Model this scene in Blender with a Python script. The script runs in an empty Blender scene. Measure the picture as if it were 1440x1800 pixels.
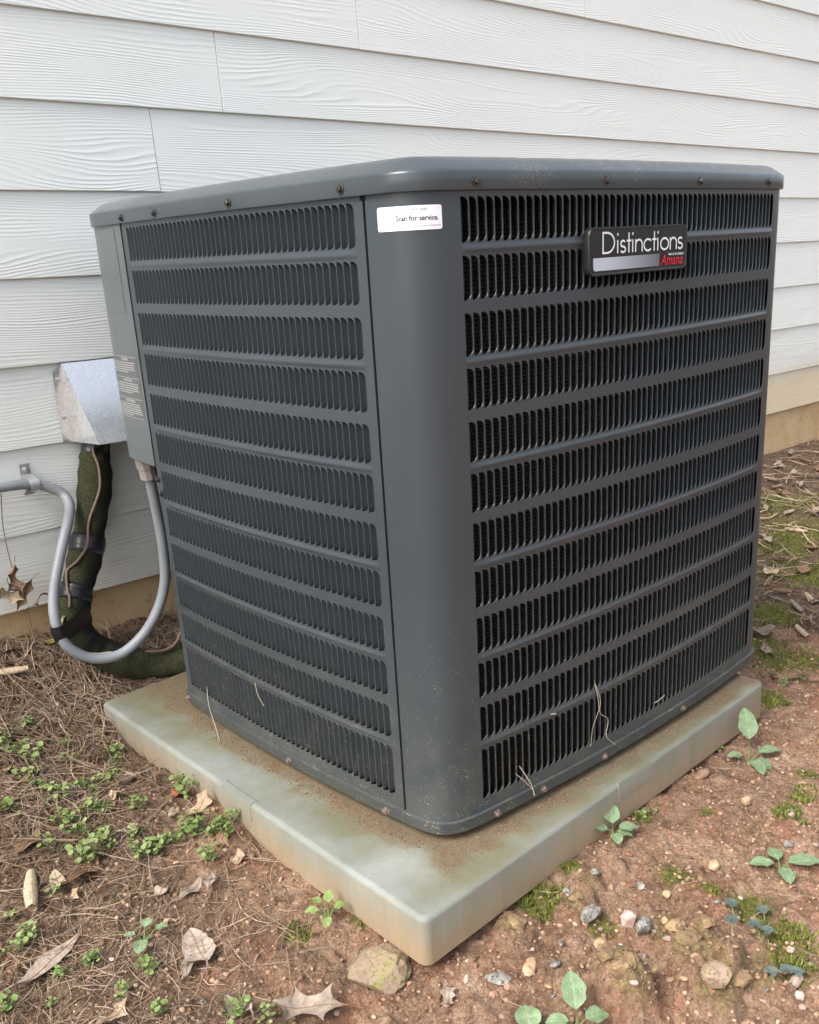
import bpy, math, random
import numpy as np
from mathutils import Matrix, Vector
rnd = random.Random(7)
rng = np.random.default_rng(11)
sc = bpy.context.scene
COL = sc.collection

# ------------------------------------------------------------------ camera, sky, sun, exposure
CAM_R = np.array([[0.72586943, -0.68596347, -0.05067229],
                  [-0.25855933, -0.20384967, -0.9442417],
                  [0.63738578, 0.69849798, -0.3253305]])      # rows: right, down, forward
CAM_C = np.array([-0.85869016, -0.94414514, 0.74060564])
CAM_F, CAM_CX, CAM_CY = 1707.99, 760.76, 1022.38              # in pixels of a 1440 x 1800 frame
cam = bpy.data.cameras.new('camera')
cam.sensor_fit = 'VERTICAL'; cam.sensor_height = 36.0; cam.sensor_width = 36.0
cam.lens = 36.0 * CAM_F / 1800.0
cam.shift_x = (720 - CAM_CX) / 1800.0
cam.shift_y = (CAM_CY - 900) / 1800.0
cam.clip_start = 0.02; cam.clip_end = 500
camo = bpy.data.objects.new('camera', cam); COL.objects.link(camo)
m = Matrix.Identity(4)
for i in range(3):
    m[i][0] = CAM_R[0][i]; m[i][1] = -CAM_R[1][i]; m[i][2] = -CAM_R[2][i]; m[i][3] = CAM_C[i]
camo.matrix_world = m
sc.camera = camo

SUN_EL, SUN_AZ = math.radians(50), math.radians(180)           # azimuth measured from +x, counter-clockwise
world = bpy.data.worlds.new('World'); sc.world = world; world.use_nodes = True
wn = world.node_tree; wn.nodes.clear()
sky = wn.nodes.new('ShaderNodeTexSky'); sky.sky_type = 'NISHITA'; sky.sun_disc = False
sky.sun_elevation = SUN_EL; sky.sun_rotation = math.radians(90) - SUN_AZ
sky.air_density = 1.0; sky.dust_density = 4.0; sky.ozone_density = 1.0
hs = wn.nodes.new('ShaderNodeHueSaturation'); hs.inputs['Saturation'].default_value = 0.48
bg = wn.nodes.new('ShaderNodeBackground'); bg.inputs['Strength'].default_value = 0.15
wo = wn.nodes.new('ShaderNodeOutputWorld')
wn.links.new(sky.outputs[0], hs.inputs['Color']); wn.links.new(hs.outputs[0], bg.inputs['Color'])
wn.links.new(bg.outputs[0], wo.inputs['Surface'])
sl = bpy.data.lights.new('sun', 'SUN'); sl.energy = 1.1; sl.angle = math.radians(32); sl.color = (1.0, 0.98, 0.95)
slo = bpy.data.objects.new('sun', sl); COL.objects.link(slo)
sdir = Vector((math.cos(SUN_EL) * math.cos(SUN_AZ), math.cos(SUN_EL) * math.sin(SUN_AZ), math.sin(SUN_EL)))
slo.rotation_euler = sdir.to_track_quat('Z', 'Y').to_euler()
slo.location = sdir * 20
sc.view_settings.view_transform = 'Standard'; sc.view_settings.look = 'None'
sc.view_settings.exposure = 1.28; sc.view_settings.gamma = 1.0
sc.view_settings.use_curve_mapping = False
sc.cycles.max_bounces = 6; sc.cycles.diffuse_bounces = 3; sc.cycles.glossy_bounces = 3; sc.cycles.transmission_bounces = 0
sc.cycles.use_adaptive_sampling = True; sc.cycles.adaptive_threshold = 0.025; sc.cycles.caustics_reflective = False

# ------------------------------------------------------------------ helpers
class MB:
    """collects faces, links them as one mesh object"""
    def __init__(s): s.v = []; s.f = []; s.m = []
    def add(s, verts, faces, mi=0):
        o = len(s.v); s.v.extend([tuple(p) for p in verts])
        for fc in faces: s.f.append(tuple(i + o for i in fc)); s.m.append(mi)
    def grid(s, P, closed_u=False, closed_v=False, mi=0):
        P = np.asarray(P); nu, nv = P.shape[:2]; o = len(s.v)
        s.v.extend(map(tuple, P.reshape(-1, 3)))
        for i in range(nu if closed_u else nu - 1):
            for j in range(nv if closed_v else nv - 1):
                a = o + i * nv + j; b = o + ((i + 1) % nu) * nv + j
                c = o + ((i + 1) % nu) * nv + (j + 1) % nv; d = o + i * nv + (j + 1) % nv
                s.f.append((a, b, c, d)); s.m.append(mi)
    def box(s, lo, hi, mi=0):
        x0, y0, z0 = lo; x1, y1, z1 = hi
        s.add([(x0, y0, z0), (x1, y0, z0), (x1, y1, z0), (x0, y1, z0), (x0, y0, z1), (x1, y0, z1), (x1, y1, z1), (x0, y1, z1)],
              [(0, 3, 2, 1), (4, 5, 6, 7), (0, 1, 5, 4), (1, 2, 6, 5), (2, 3, 7, 6), (3, 0, 4, 7)], mi)
    def tube(s, pts, rad, n=12, cap=True, mi=0):
        pts = [Vector(p) for p in pts]; N = len(pts)
        rad = rad if hasattr(rad, '__len__') else [rad] * N
        up = None; rings = []
        for i in range(N):
            t = (pts[min(i + 1, N - 1)] - pts[max(i - 1, 0)]).normalized()
            if up is None:
                up = t.orthogonal().normalized()
            up = (up - t * up.dot(t)).normalized(); w = t.cross(up)
            rings.append([pts[i] + (up * math.cos(2 * math.pi * k / n) + w * math.sin(2 * math.pi * k / n)) * rad[i] for k in range(n)])
        o = len(s.v); s.grid([[tuple(p) for p in r] for r in rings], closed_v=True, mi=mi)
        if cap:
            s.f.append(tuple(o + k for k in range(n))[::-1]); s.m.append(mi)
            s.f.append(tuple(o + (N - 1) * n + k for k in range(n))); s.m.append(mi)
    def mesh(s, name, mats=(), smooth=False):
        me = bpy.data.meshes.new(name); me.from_pydata(s.v, [], s.f)
        for mt in mats: me.materials.append(mt)
        if len(mats) > 1: me.polygons.foreach_set('material_index', s.m)
        if smooth:
            me.polygons.foreach_set('use_smooth', [True] * len(me.polygons))
        me.update(); return me
    def build(s, name, mat, parent=None, smooth=False):
        return link(name, s.mesh(name, mat if isinstance(mat, (list, tuple)) else (mat,), smooth), parent)

def link(name, me, parent=None, matrix=None):
    o = bpy.data.objects.new(name, me); COL.objects.link(o)
    if parent is not None: o.parent = parent
    if matrix is not None: o.matrix_basis = matrix
    return o
def tag(o, label=None, cat=None, group=None, kind=None):
    if label: o['label'] = label
    if cat: o['category'] = cat
    if group: o['group'] = group
    if kind: o['kind'] = kind
    return o
def empty(name, loc=(0, 0, 0)):
    o = bpy.data.objects.new(name, None); COL.objects.link(o); o.location = loc; o.empty_display_size = 0.05
    return o
def sharp(o, ang=35):
    me = o.data
    me.polygons.foreach_set('use_smooth', [True] * len(me.polygons))
    me.set_sharp_from_angle(angle=math.radians(ang))
    return o
def catmull(pts, n=8):
    P = [np.array(p, float) for p in pts]; P = [2 * P[0] - P[1]] + P + [2 * P[-1] - P[-2]]; out = []
    for i in range(1, len(P) - 2):
        for k in range(n):
            t = k / n
            out.append(.5 * ((2 * P[i]) + (-P[i - 1] + P[i + 1]) * t + (2 * P[i - 1] - 5 * P[i] + 4 * P[i + 1] - P[i + 2]) * t * t
                             + (-P[i - 1] + 3 * P[i] - 3 * P[i + 1] + P[i + 2]) * t ** 3))
    out.append(P[-2]); return out
def text_mesh(txt, size=1.0, bold=0.0, shear=0.0, align='LEFT', spacing=1.0):
    cu = bpy.data.curves.new('t', 'FONT'); cu.body = txt; cu.size = size; cu.offset = bold; cu.shear = shear
    cu.align_x = align; cu.space_character = spacing; cu.resolution_u = 3
    o = bpy.data.objects.new('t', cu); COL.objects.link(o)
    bpy.context.view_layer.update()
    me = bpy.data.meshes.new_from_object(o.evaluated_get(bpy.context.evaluated_depsgraph_get()))
    V = np.array([v.co[:] for v in me.vertices]); F = [tuple(p.vertices) for p in me.polygons]
    bpy.data.objects.remove(o); bpy.data.curves.remove(cu); bpy.data.meshes.remove(me)
    return V, F

# ---- value noise on numpy arrays
def _h(ix, iy, seed):
    n = (ix * 374761393 + iy * 668265263 + seed * 1442695041) & 0xffffffff
    n = ((n ^ (n >> 13)) * 1274126177) & 0xffffffff
    return ((n ^ (n >> 16)) & 0xffff) / 65535.0
def vnoise(x, y, seed=0):
    x = np.asarray(x, float); y = np.asarray(y, float)
    ix = np.floor(x).astype(np.int64); iy = np.floor(y).astype(np.int64); fx = x - ix; fy = y - iy
    fx = fx * fx * (3 - 2 * fx); fy = fy * fy * (3 - 2 * fy)
    a = _h(ix, iy, seed); b = _h(ix + 1, iy, seed); c = _h(ix, iy + 1, seed); d = _h(ix + 1, iy + 1, seed)
    return (a * (1 - fx) + b * fx) * (1 - fy) + (c * (1 - fx) + d * fx) * fy
def fbm(x, y, seed=0, oct=4):
    r = 0; a = .5; t = 0
    for k in range(oct):
        r = r + a * vnoise(x * 2 ** k + 17.3 * k, y * 2 ** k - 9.1 * k, seed + k); t += a; a *= .5
    return r / t

# ---- node helpers
def mat(name, rough=.6, metal=0.0, spec=.5, color=(.5, .5, .5)):
    M = bpy.data.materials.new(name); M.use_nodes = True
    b = M.node_tree.nodes['Principled BSDF']
    b.inputs['Roughness'].default_value = rough; b.inputs['Metallic'].default_value = metal
    b.inputs['Specular IOR Level'].default_value = spec; b.inputs['Base Color'].default_value = (*color, 1)
    return M
class N:
    def __init__(s, M): s.M = M; s.t = M.node_tree; s.b = s.t.nodes['Principled BSDF']
    def new(s, ty, **kw):
        n = s.t.nodes.new('ShaderNode' + ty)
        for k, v in kw.items(): setattr(n, k, v)
        return n
    def L(s, a, b): s.t.links.new(a, b)
    def setin(s, sock, v):
        if isinstance(v, (int, float)): sock.default_value = v
        elif isinstance(v, (tuple, list)): sock.default_value = (*v, 1) if (len(v) == 3 and sock.type == 'RGBA') else v
        else: s.L(v, sock)
    def pos(s): return s.new('NewGeometry').outputs['Position']
    def obj(s): return s.new('TexCoord').outputs['Object']
    def sep(s, v): n = s.new('SeparateXYZ'); s.L(v, n.inputs[0]); return n.outputs
    def comb(s, x, y, z):
        n = s.new('CombineXYZ')
        for i, q in enumerate((x, y, z)): s.setin(n.inputs[i], q)
        return n.outputs[0]
    def math(s, op, a, b=0.0, c=None, clamp=False):
        n = s.new('Math', operation=op); n.use_clamp = clamp; s.setin(n.inputs[0], a); s.setin(n.inputs[1], b)
        if c is not None: s.setin(n.inputs[2], c)
        return n.outputs[0]
    def vmul(s, v, k):
        n = s.new('VectorMath', operation='MULTIPLY'); s.L(v, n.inputs[0]); n.inputs[1].default_value = k; return n.outputs[0]
    def vadd(s, a, b):
        n = s.new('VectorMath', operation='ADD'); s.L(a, n.inputs[0]); s.setin(n.inputs[1], b); return n.outputs[0]
    def noise(s, v, scale, detail=4, rough=.55, dist=0.0):
        n = s.new('TexNoise'); s.L(v, n.inputs['Vector']); n.inputs['Scale'].default_value = scale
        n.inputs['Detail'].default_value = detail; n.inputs['Roughness'].default_value = rough; n.inputs['Distortion'].default_value = dist
        return n.outputs[0]
    def vor(s, v, scale, feature='F1', out='Distance', rand=1.0):
        n = s.new('TexVoronoi', feature=feature); s.L(v, n.inputs['Vector']); n.inputs['Scale'].default_value = scale
        n.inputs['Randomness'].default_value = rand; return n.outputs[out]
    def ramp(s, f, stops):
        n = s.new('ValToRGB'); s.L(f, n.inputs[0]); el = n.color_ramp.elements
        while len(el) < len(stops): el.new(.5)
        for e, (p, c) in zip(el, stops):
            e.position = p; e.color = (*c, 1) if hasattr(c, '__len__') else (c, c, c, 1)
        return n.outputs[0]
    def mr(s, f, a, b, c=0.0, d=1.0):
        n = s.new('MapRange'); n.clamp = True; s.setin(n.inputs[0], f)
        for i, q in enumerate((a, b, c, d)): n.inputs[i + 1].default_value = q
        return n.outputs[0]
    def mix(s, f, a, b, blend='MIX'):
        n = s.new('Mix', data_type='RGBA', blend_type=blend); s.setin(n.inputs[0], f); s.setin(n.inputs[6], a); s.setin(n.inputs[7], b)
        return n.outputs[2]
    def bump(s, h, strength=.5, dist=.002, prev=None):
        n = s.new('Bump'); s.L(h, n.inputs['Height']); n.inputs['Strength'].default_value = strength
        n.inputs['Distance'].default_value = dist
        if prev is not None: s.L(prev, n.inputs['Normal'])
        s.L(n.outputs[0], s.b.inputs['Normal']); return n.outputs[0]
    def color(s, c): s.setin(s.b.inputs['Base Color'], c)
    def rough(s, r): s.setin(s.b.inputs['Roughness'], r)

# ------------------------------------------------------------------ materials
def paint_material(name, col):
    M = mat(name, .36, 0, .5); n = N(M); p = n.pos(); z = n.sep(p)[2]
    big = n.noise(p, 5, 5); low = n.mr(z, .42, -.11, 0, 1)
    base = n.mix(n.mr(big, .35, .7), col, tuple(c * 1.12 for c in col))
    # dried mud film and splash specks, thick near the bottom
    film = n.math('MULTIPLY', n.math('POWER', low, 2.2), n.mr(n.noise(p, 26, 6, .65), .25, .9), clamp=True)
    c = n.mix(n.math('MULTIPLY', film, .42), base, (.165, .15, .09))
    v = n.vor(p, 300); sel = n.noise(p, 60, 2)
    thr = n.math('MULTIPLY', n.math('ADD', n.math('MULTIPLY', low, .30), .045), n.mr(sel, .42, .70, 0, 1))
    speck = n.math('LESS_THAN', v, thr)
    c = n.mix(n.math('MULTIPLY', speck, .65), c, (.42, .37, .28))
    n.color(c)
    n.rough(n.math('ADD', n.math('MULTIPLY', film, .45), n.mr(n.noise(p, 30, 3), .3, .7, .28, .33), clamp=True))
    n.bump(n.noise(p, 420, 2), .06, .001)
    return M
M_PAINT = paint_material('grey_cabinet_paint', (.042, .052, .060))
def lid_material():
    M = mat('lid_paint', .3, 0, .5); n = N(M); p = n.pos(); x, y, z = n.sep(p)[:3]
    c = n.mix(n.mr(n.noise(p, 6, 4), .35, .7), (.050, .061, .069), (.062, .074, .082))
    # grey-green lichen scurf along the front skirt
    reg = n.math('MULTIPLY', n.mr(y, .03, -.005), n.mr(z, .856, .836))
    reg = n.math('MULTIPLY', reg, n.mr(n.noise(n.vmul(p, (6, 6, 6)), 1, 2), .53, .66))
    reg = n.math('MULTIPLY', reg, n.mr(x, .75, .5))
    lich = n.math('MULTIPLY', reg, n.mr(n.noise(p, 330, 5, .7), .54, .62), clamp=True)
    n.color(n.mix(n.math('MULTIPLY', lich, .75), c, (.30, .29, .19)))
    n.rough(n.math('ADD', n.mr(n.noise(p, 40, 4), .3, .7, .15, .26), n.math('MULTIPLY', lich, .4)))
    n.bump(n.noise(p, 9, 2), .06, .004)
    return M
M_LID = lid_material()
M_CTRL = paint_material('control_cover_paint', (.098, .112, .112))
def coil_material():
    M = mat('coil_fins', .65, .2, .3); n = N(M); p = n.pos(); x, y, z = n.sep(p)[:3]
    w = n.math('SINE', n.math('MULTIPLY', z, 1050.0)); w2 = n.math('SINE', n.math('MULTIPLY', n.math('ADD', x, y), 2400.0))
    c = n.mix(n.mr(w, -.2, .8), (.016, .015, .013), (.10, .088, .074))
    c = n.mix(n.mr(w2, -1, 1, 0, .35), c, (.02, .018, .016))
    c = n.mix(n.math('MULTIPLY', n.mr(z, .12, -.1), n.mr(n.noise(p, 9, 3), .4, .65)), c, (.075, .045, .028))
    n.color(c); n.bump(w, .5, .002); return M
M_COIL = coil_material()
M_BLACK = mat('black_gap', .8, 0, .2, (.006, .006, .007))
M_SCREW = mat('dark_screw_steel', .38, .75, .5, (.09, .085, .08))
def rust_screw():
    M = mat('dirty_screw', .6, .4, .4); n = N(M); p = n.pos()
    n.color(n.mix(n.mr(n.noise(p, 260, 3), .4, .6), (.16, .12, .10), (.34, .25, .2))); return M
M_SCREW2 = rust_screw()
def siding_material():
    M = mat('white_fibre_cement', .55, 0, .4); n = N(M); o = n.obj(); oi = n.new('ObjectInfo')
    r = oi.outputs['Random']
    x, y, z = n.sep(o)[:3]
    xr = n.math('ADD', x, n.math('MULTIPLY', r, 37.0)); zr = n.math('ADD', z, n.math('MULTIPLY', r, 11.0))
    v1 = n.comb(n.math('MULTIPLY', xr, 1.15), 0.0, n.math('MULTIPLY', zr, 8.0))
    warp = n.noise(v1, 1.0, 1, .4, .5)
    v2 = n.comb(n.math('MULTIPLY', xr, 14.0), 3.0, n.math('MULTIPLY', zr, 60.0))
    warp2 = n.noise(v2, 1.0, 2, .5)
    ph = n.math('ADD', n.math('MULTIPLY', zr, 900.0), n.math('ADD', n.math('MULTIPLY', warp, 112.0), n.math('MULTIPLY', warp2, 4.0)))
    g = n.math('POWER', n.math('ADD', n.math('MULTIPLY', n.math('SINE', ph), .5), .5), 2.0)
    v3 = n.comb(n.math('MULTIPLY', xr, 4.0), 7.0, n.math('MULTIPLY', zr, 22.0))
    amp = n.mr(n.noise(v3, 1.0, 3), .36, .68, .02, 1.0)
    fine = n.noise(n.comb(n.math('MULTIPLY', xr, 30.0), 1.0, n.math('MULTIPLY', zr, 700.0)), 1.0, 2)
    h = n.math('ADD', n.math('MULTIPLY', g, amp), n.math('MULTIPLY', fine, .22))
    n.bump(h, .52, .0013)
    p = n.pos(); px, py, pz = n.sep(p)[:3]
    base = n.mix(n.mr(n.noise(p, 2.0, 3), .3, .7), (.80, .83, .79), (.835, .855, .815))
    # clay splashed up by the rain: the low boards are stained, most of all to the right
    low = n.mr(pz, .50, -.05, 0, 1)
    st = n.math('MULTIPLY', n.math('POWER', low, 2.0), n.mr(n.noise(n.vmul(p, (2.2, 1, 7)), 1, 5, .6), .32, .62), clamp=True)
    far = n.math('MULTIPLY', n.mr(px, 1.4, 2.5), n.mr(pz, .20, .10))
    c = n.mix(n.math('MULTIPLY', st, .55), base, (.50, .40, .27))
    c = n.mix(n.math('MULTIPLY', far, .85), c, (.70, .56, .36))
    ed = n.math('MULTIPLY', n.mr(n.noise(n.vmul(p, (5, 1, 60)), 1, 4), .52, .7), .22)
    c = n.mix(n.math('MULTIPLY', ed, n.mr(pz, 1.0, .2)), c, (.45, .41, .33))
    n.color(c)
    return M
M_SIDING = siding_material()
def foundation_material():
    M = mat('tan_parged_block', .85, 0, .2); n = N(M); p = n.pos()
    c = n.ramp(n.noise(p, 7, 6, .6), [(.25, (.50, .33, .17)), (.5, (.60, .42, .23)), (.75, (.66, .50, .31))])
    c = n.mix(n.mr(n.noise(p, 38, 4), .58, .7, 0, .6), c, (.36, .22, .11))
    n.color(c); b = n.bump(n.noise(p, 26, 6, .65), .6, .006); n.bump(n.noise(p, 220, 3), .35, .0015, b); return M
M_FOUND = foundation_material()
def galvanised():
    M = mat('galvanised_sheet', .34, .8, .5); n = N(M); p = n.pos()
    cell = n.vor(p, 95, out='Color'); bw = n.new('RGBToBW'); n.L(cell, bw.inputs[0])
    c = n.mix(bw.outputs[0], (.80, .835, .85), (.89, .91, .92))
    sp = n.math('MULTIPLY', n.math('LESS_THAN', n.vor(p, 150), .17), n.mr(n.noise(p, 45, 2), .5, .6))
    n.color(n.mix(n.math('MULTIPLY', sp, .75), c, (.10, .10, .09)))
    n.rough(n.mr(bw.outputs[0], 0, 1, .20, .30)); n.bump(n.noise(p, 12, 1), .03, .003); return M
M_GALV = galvanised()
M_ZINC = mat('zinc_plated', .35, .6, .5, (.55, .56, .57))
def conduit_mat():
    M = mat('grey_conduit', .42, 0, .5); n = N(M); p = n.pos()
    c = n.mix(n.mr(n.noise(p, 14, 4), .35, .7), (.22, .235, .25), (.28, .295, .31))
    n.color(n.mix(n.mr(n.noise(p, 70, 4), .62, .75, 0, .4), c, (.22, .21, .18))); return M
M_COND = conduit_mat()
def foam_mat():
    M = mat('mossy_pipe_foam', .9, 0, .2); n = N(M); p = n.pos(); x, y, z = n.sep(p)[:3]
    nz = n.new('NewGeometry').outputs['Normal']; nx = n.sep(nz)[0]
    f = n.noise(p, 210, 5, .75)
    g = n.ramp(f, [(.3, (.014, .015, .011)), (.46, (.034, .037, .016)), (.6, (.058, .058, .028)), (.78, (.115, .11, .058))])
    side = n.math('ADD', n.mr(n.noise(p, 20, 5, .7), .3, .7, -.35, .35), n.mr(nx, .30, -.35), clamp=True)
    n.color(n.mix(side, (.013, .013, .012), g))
    n.bump(n.noise(p, 240, 4, .7), .8, .004); return M
M_FOAM = foam_mat()
M_TAPE = mat('black_vinyl_tape', .38, 0, .5, (.012, .012, .014))
nt = N(M_TAPE); nt.bump(nt.noise(nt.vmul(nt.pos(), (40, 40, 160)), 1, 3), .5, .003)
M_WIRE = mat('brown_thermostat_wire', .55, 0, .4, (.17, .115, .085))
M_WIRE2 = mat('cream_wire', .5, 0, .4, (.55, .50, .33))
M_CONN = mat('pinkish_grey_connector', .5, 0, .4, (.34, .30, .285))
def pad_material():
    M = mat('equipment_pad', .62, 0, .35); n = N(M); p = n.pos(); x, y, z = n.sep(p)[:3]
    nz = n.sep(n.new('NewGeometry').outputs['Normal'])[2]
    base = n.ramp(n.noise(p, 6, 6, .6), [(.28, (.18, .195, .165)), (.5, (.245, .26, .232)), (.72, (.305, .318, .292))])
    base = n.mix(n.mr(n.noise(n.vmul(p, (20, 20, 20)), 1, 6, .7), .42, .7, 0, .4), base, (.245, .265, .19))
    base = n.mix(n.mr(n.noise(p, 150, 5, .75), .52, .68, 0, .35), base, (.20, .205, .175))
    # soil washed against the cabinet (plan distance to its faces)
    dx = n.math('MAXIMUM', n.math('SUBTRACT', -.012, x), n.math('SUBTRACT', -.02, y))
    wob = n.math('MULTIPLY', n.math('SUBTRACT', n.noise(p, 14, 6, .65), .5), .13)
    near = n.mr(n.math('ADD', dx, wob), .040, .004, 0, 1)
    olive = n.mr(n.math('ADD', dx, n.math('MULTIPLY', n.math('SUBTRACT', n.noise(p, 7, 5, .6), .5), .28)), .11, .02, 0, 1)
    top = n.mr(nz, .5, .9)
    grit = n.mr(n.noise(p, 260, 4, .7), .35, .65)
    dirt = n.mix(grit, (.12, .078, .042), (.25, .17, .10))
    c = n.mix(n.math('MULTIPLY', n.math('MULTIPLY', olive, top), .75), base, (.155, .14, .072))
    c = n.mix(n.math('MULTIPLY', n.math('MULTIPLY', near, top), n.mr(n.noise(p, 40, 6, .7), .36, .58, .25, .95)), c, dirt)
    # clay splash on the rim, thick along the soil
    low = n.mr(n.math('ADD', z, n.math('MULTIPLY', n.math('SUBTRACT', n.noise(n.vmul(p, (9, 9, 9)), 1, 5), .5), .07)), -.135, -.215)
    c = n.mix(n.math('MULTIPLY', n.math('MULTIPLY', low, n.mr(nz, .6, .2)), .8), c, (.37, .25, .14))
    streak = n.mr(n.noise(n.vmul(p, (34, 34, 2.5)), 1, 5, .65), .44, .7, 0, .3)
    c = n.mix(n.math('MULTIPLY', streak, n.mr(nz, .6, .2)), c, (.17, .165, .095))
    c = n.mix(n.math('MULTIPLY', n.math('LESS_THAN', n.vor(p, 120), .10), .5), c, (.22, .2, .15))
    n.color(c); n.rough(n.mr(n.noise(p, 20, 3), .3, .7, .5, .72))
    b = n.bump(n.noise(p, 260, 6, .75), .30, .0025); n.bump(n.math('MULTIPLY', n.math('MULTIPLY', near, top), n.noise(p, 300, 4, .7)), .7, .005, b)
    return M
M_PAD = pad_material()
def ground_material():
    M = mat('red_clay_soil', .92, 0, .15); n = N(M); p = n.pos()
    at = n.new('Attribute', attribute_name='soil').outputs['Color']; mo, li, lit = n.sep(at)[:3]
    f = n.noise(p, 9, 7, .62); f2 = n.noise(p, 60, 6, .68)
    clay = n.ramp(n.math('ADD', n.math('MULTIPLY', f, .55), n.math('MULTIPLY', f2, .45)),
                  [(.33, (.085, .047, .029)), (.43, (.20, .118, .073)), (.54, (.325, .205, .132)), (.69, (.49, .355, .255))])
    red = n.mix(n.mr(n.noise(p, 13, 4), .52, .68, 0, .6), clay, (.31, .13, .072))
    litter = n.ramp(n.noise(p, 95, 6, .7), [(.3, (.050, .033, .022)), (.5, (.125, .082, .052)), (.7, (.26, .185, .125))])
    c = n.mix(n.mr(n.math('ADD', lit, n.math('MULTIPLY', n.math('SUBTRACT', f2, .5), 1.0)), .35, .75), red, litter)
    # sand grains
    gr = n.vor(p, 330, out='Color'); bw = n.new('RGBToBW'); n.L(gr, bw.inputs[0])
    c = n.mix(n.mr(bw.outputs[0], .70, .8, 0, .3), c, (.50, .37, .27))
    c = n.mix(n.mr(bw.outputs[0], .3, .22, 0, .5), c, (.12, .07, .045))
    mossc = n.ramp(n.noise(p, 130, 5, .7), [(.3, (.05, .055, .012)), (.5, (.125, .125, .03)), (.72, (.24, .22, .075))])
    c = n.mix(n.mr(n.math('ADD', mo, n.math('MULTIPLY', n.math('SUBTRACT', n.noise(p, 75, 5, .7), .5), 1.5)), .35, .75), c, mossc)
    crust = n.ramp(n.noise(p, 150, 5, .7), [(.3, (.10, .065, .034)), (.5, (.235, .165, .085)), (.66, (.33, .25, .125)), (.8, (.30, .29, .10))])
    c = n.mix(n.mr(n.math('ADD', li, n.math('MULTIPLY', n.math('SUBTRACT', n.noise(p, 40, 5, .7), .5), 1.0)), .4, .7), c, crust)
    n.color(c)
    b = n.bump(n.noise(p, 75, 6, .68), .85, .012); n.bump(n.noise(p, 380, 3, .7), .6, .003, b)
    return M
M_GROUND = ground_material()
def attr_mat(name, rough=.8, spec=.2, trans=0.0, var=.25, scale=90):
    M = mat(name, rough, 0, spec); n = N(M); p = n.pos()
    a = n.new('Attribute', attribute_name='col').outputs['Color']
    k = n.mr(n.noise(p, scale, 3), .25, .75, 1 - var, 1 + var)
    n.color(n.mix(1.0, a, n.comb(k, k, k), 'MULTIPLY')); return M
M_NEEDLE = attr_mat('pine_straw', .7, .25)
M_GRAVEL = attr_mat('gravel', .85, .2, scale=300)
M_MOSS = attr_mat('moss_fronds', .8, .15)
def leaf_mat(name, lo, hi, rough=.5, vein=None, vk=900.0, vs=.45):
    M = mat(name, rough, 0, .35); n = N(M); r = n.new('ObjectInfo').outputs['Random']; p = n.pos(); o = n.obj()
    c = n.mix(r, lo, hi)
    k = n.mr(n.noise(p, 75, 5, .6), .3, .7, .72, 1.25)
    c = n.mix(1.0, c, n.comb(k, k, k), 'MULTIPLY')
    if vein:
        x, y, z = n.sep(o)[:3]; ay = n.math('ABSOLUTE', y)
        lat = n.mr(n.math('SINE', n.math('MULTIPLY', n.math('SUBTRACT', x, n.math('MULTIPLY', ay, .75)), vk)), .80, 1.0)
        mid = n.mr(ay, .0011, .0004)
        c = n.mix(n.math('MULTIPLY', n.math('MAXIMUM', mid, n.math('MULTIPLY', lat, .6)), vs), c, vein)
    sp = n.mr(n.noise(p, 34, 5, .65), .55, .72, 0, .45)
    c = n.mix(sp, c, tuple(.62 * q for q in lo))
    n.color(c); n.bump(n.noise(p, 160, 4, .6), .6, .003)
    return M
M_GREEN = leaf_mat('fresh_green_leaf', (.155, .22, .06), (.24, .30, .11), .6)
M_BROAD = leaf_mat('broad_green_leaf', (.15, .225, .115), (.205, .285, .15), .5, (.34, .40, .24), 1050.0)
M_BLUEG = leaf_mat('blue_grey_clover', (.085, .115, .095), (.12, .145, .125), .65)
M_STEM = mat('green_stem', .5, 0, .3, (.20, .25, .09))
M_DRYA = leaf_mat('dry_leaf_tan', (.42, .30, .19), (.52, .40, .27), .65, (.17, .10, .055), 620.0, .5)
M_DRYB = leaf_mat('dry_leaf_brown', (.20, .115, .065), (.29, .18, .11), .65, (.17, .10, .055), 620.0, .5)
M_DRYG = leaf_mat('dry_leaf_grey', (.30, .235, .18), (.40, .325, .26), .7, (.17, .10, .055), 620.0, .5)
M_YELLOW = leaf_mat('yellow_leaf', (.34, .33, .05), (.42, .38, .07), .6)
M_STRAW = mat('straw', .6, 0, .3, (.46, .40, .30))
def stone_mat(name, cols, scale=55, speck=None):
    M = mat(name, .8, 0, .3); n = N(M); o = n.pos(); r = n.new('ObjectInfo').outputs['Random']
    c = n.ramp(n.noise(o, scale, 5, .6), [(.3, cols[0]), (.5, cols[1]), (.7, cols[2])])
    k = n.mr(r, 0, 1, .75, 1.2); c = n.mix(1.0, c, n.comb(k, k, k), 'MULTIPLY')
    if speck: c = n.mix(n.mr(n.noise(o, 210, 3, .7), .53, .6), c, speck)
    n.color(c); n.bump(n.noise(o, 160, 4), .5, .003); return M
M_ST = {'pink': stone_mat('pink_white_quartz', [(.34, .23, .185), (.47, .35, .29), (.58, .48, .42)]),
        'grey': stone_mat('grey_granite', [(.15, .14, .12), (.26, .245, .215), (.40, .375, .34)], 90, (.07, .065, .055)),
        'tan': stone_mat('tan_stone', [(.30, .19, .10), (.44, .30, .18), (.55, .41, .27)]),
        'brown': stone_mat('brown_stone', [(.18, .10, .065), (.30, .18, .12), (.40, .27, .19)]),
        'mossy': stone_mat('mossy_granite', [(.20, .14, .09), (.36, .25, .19), (.30, .29, .11)], 32, (.16, .15, .05))}
M_CLOD = stone_mat('clod_crust', [(.15, .09, .05), (.28, .19, .105), (.33, .275, .12)], 70, (.20, .12, .07))
M_CHIP = mat('pale_blue_chip', .5, 0, .4, (.55, .64, .66))
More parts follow.
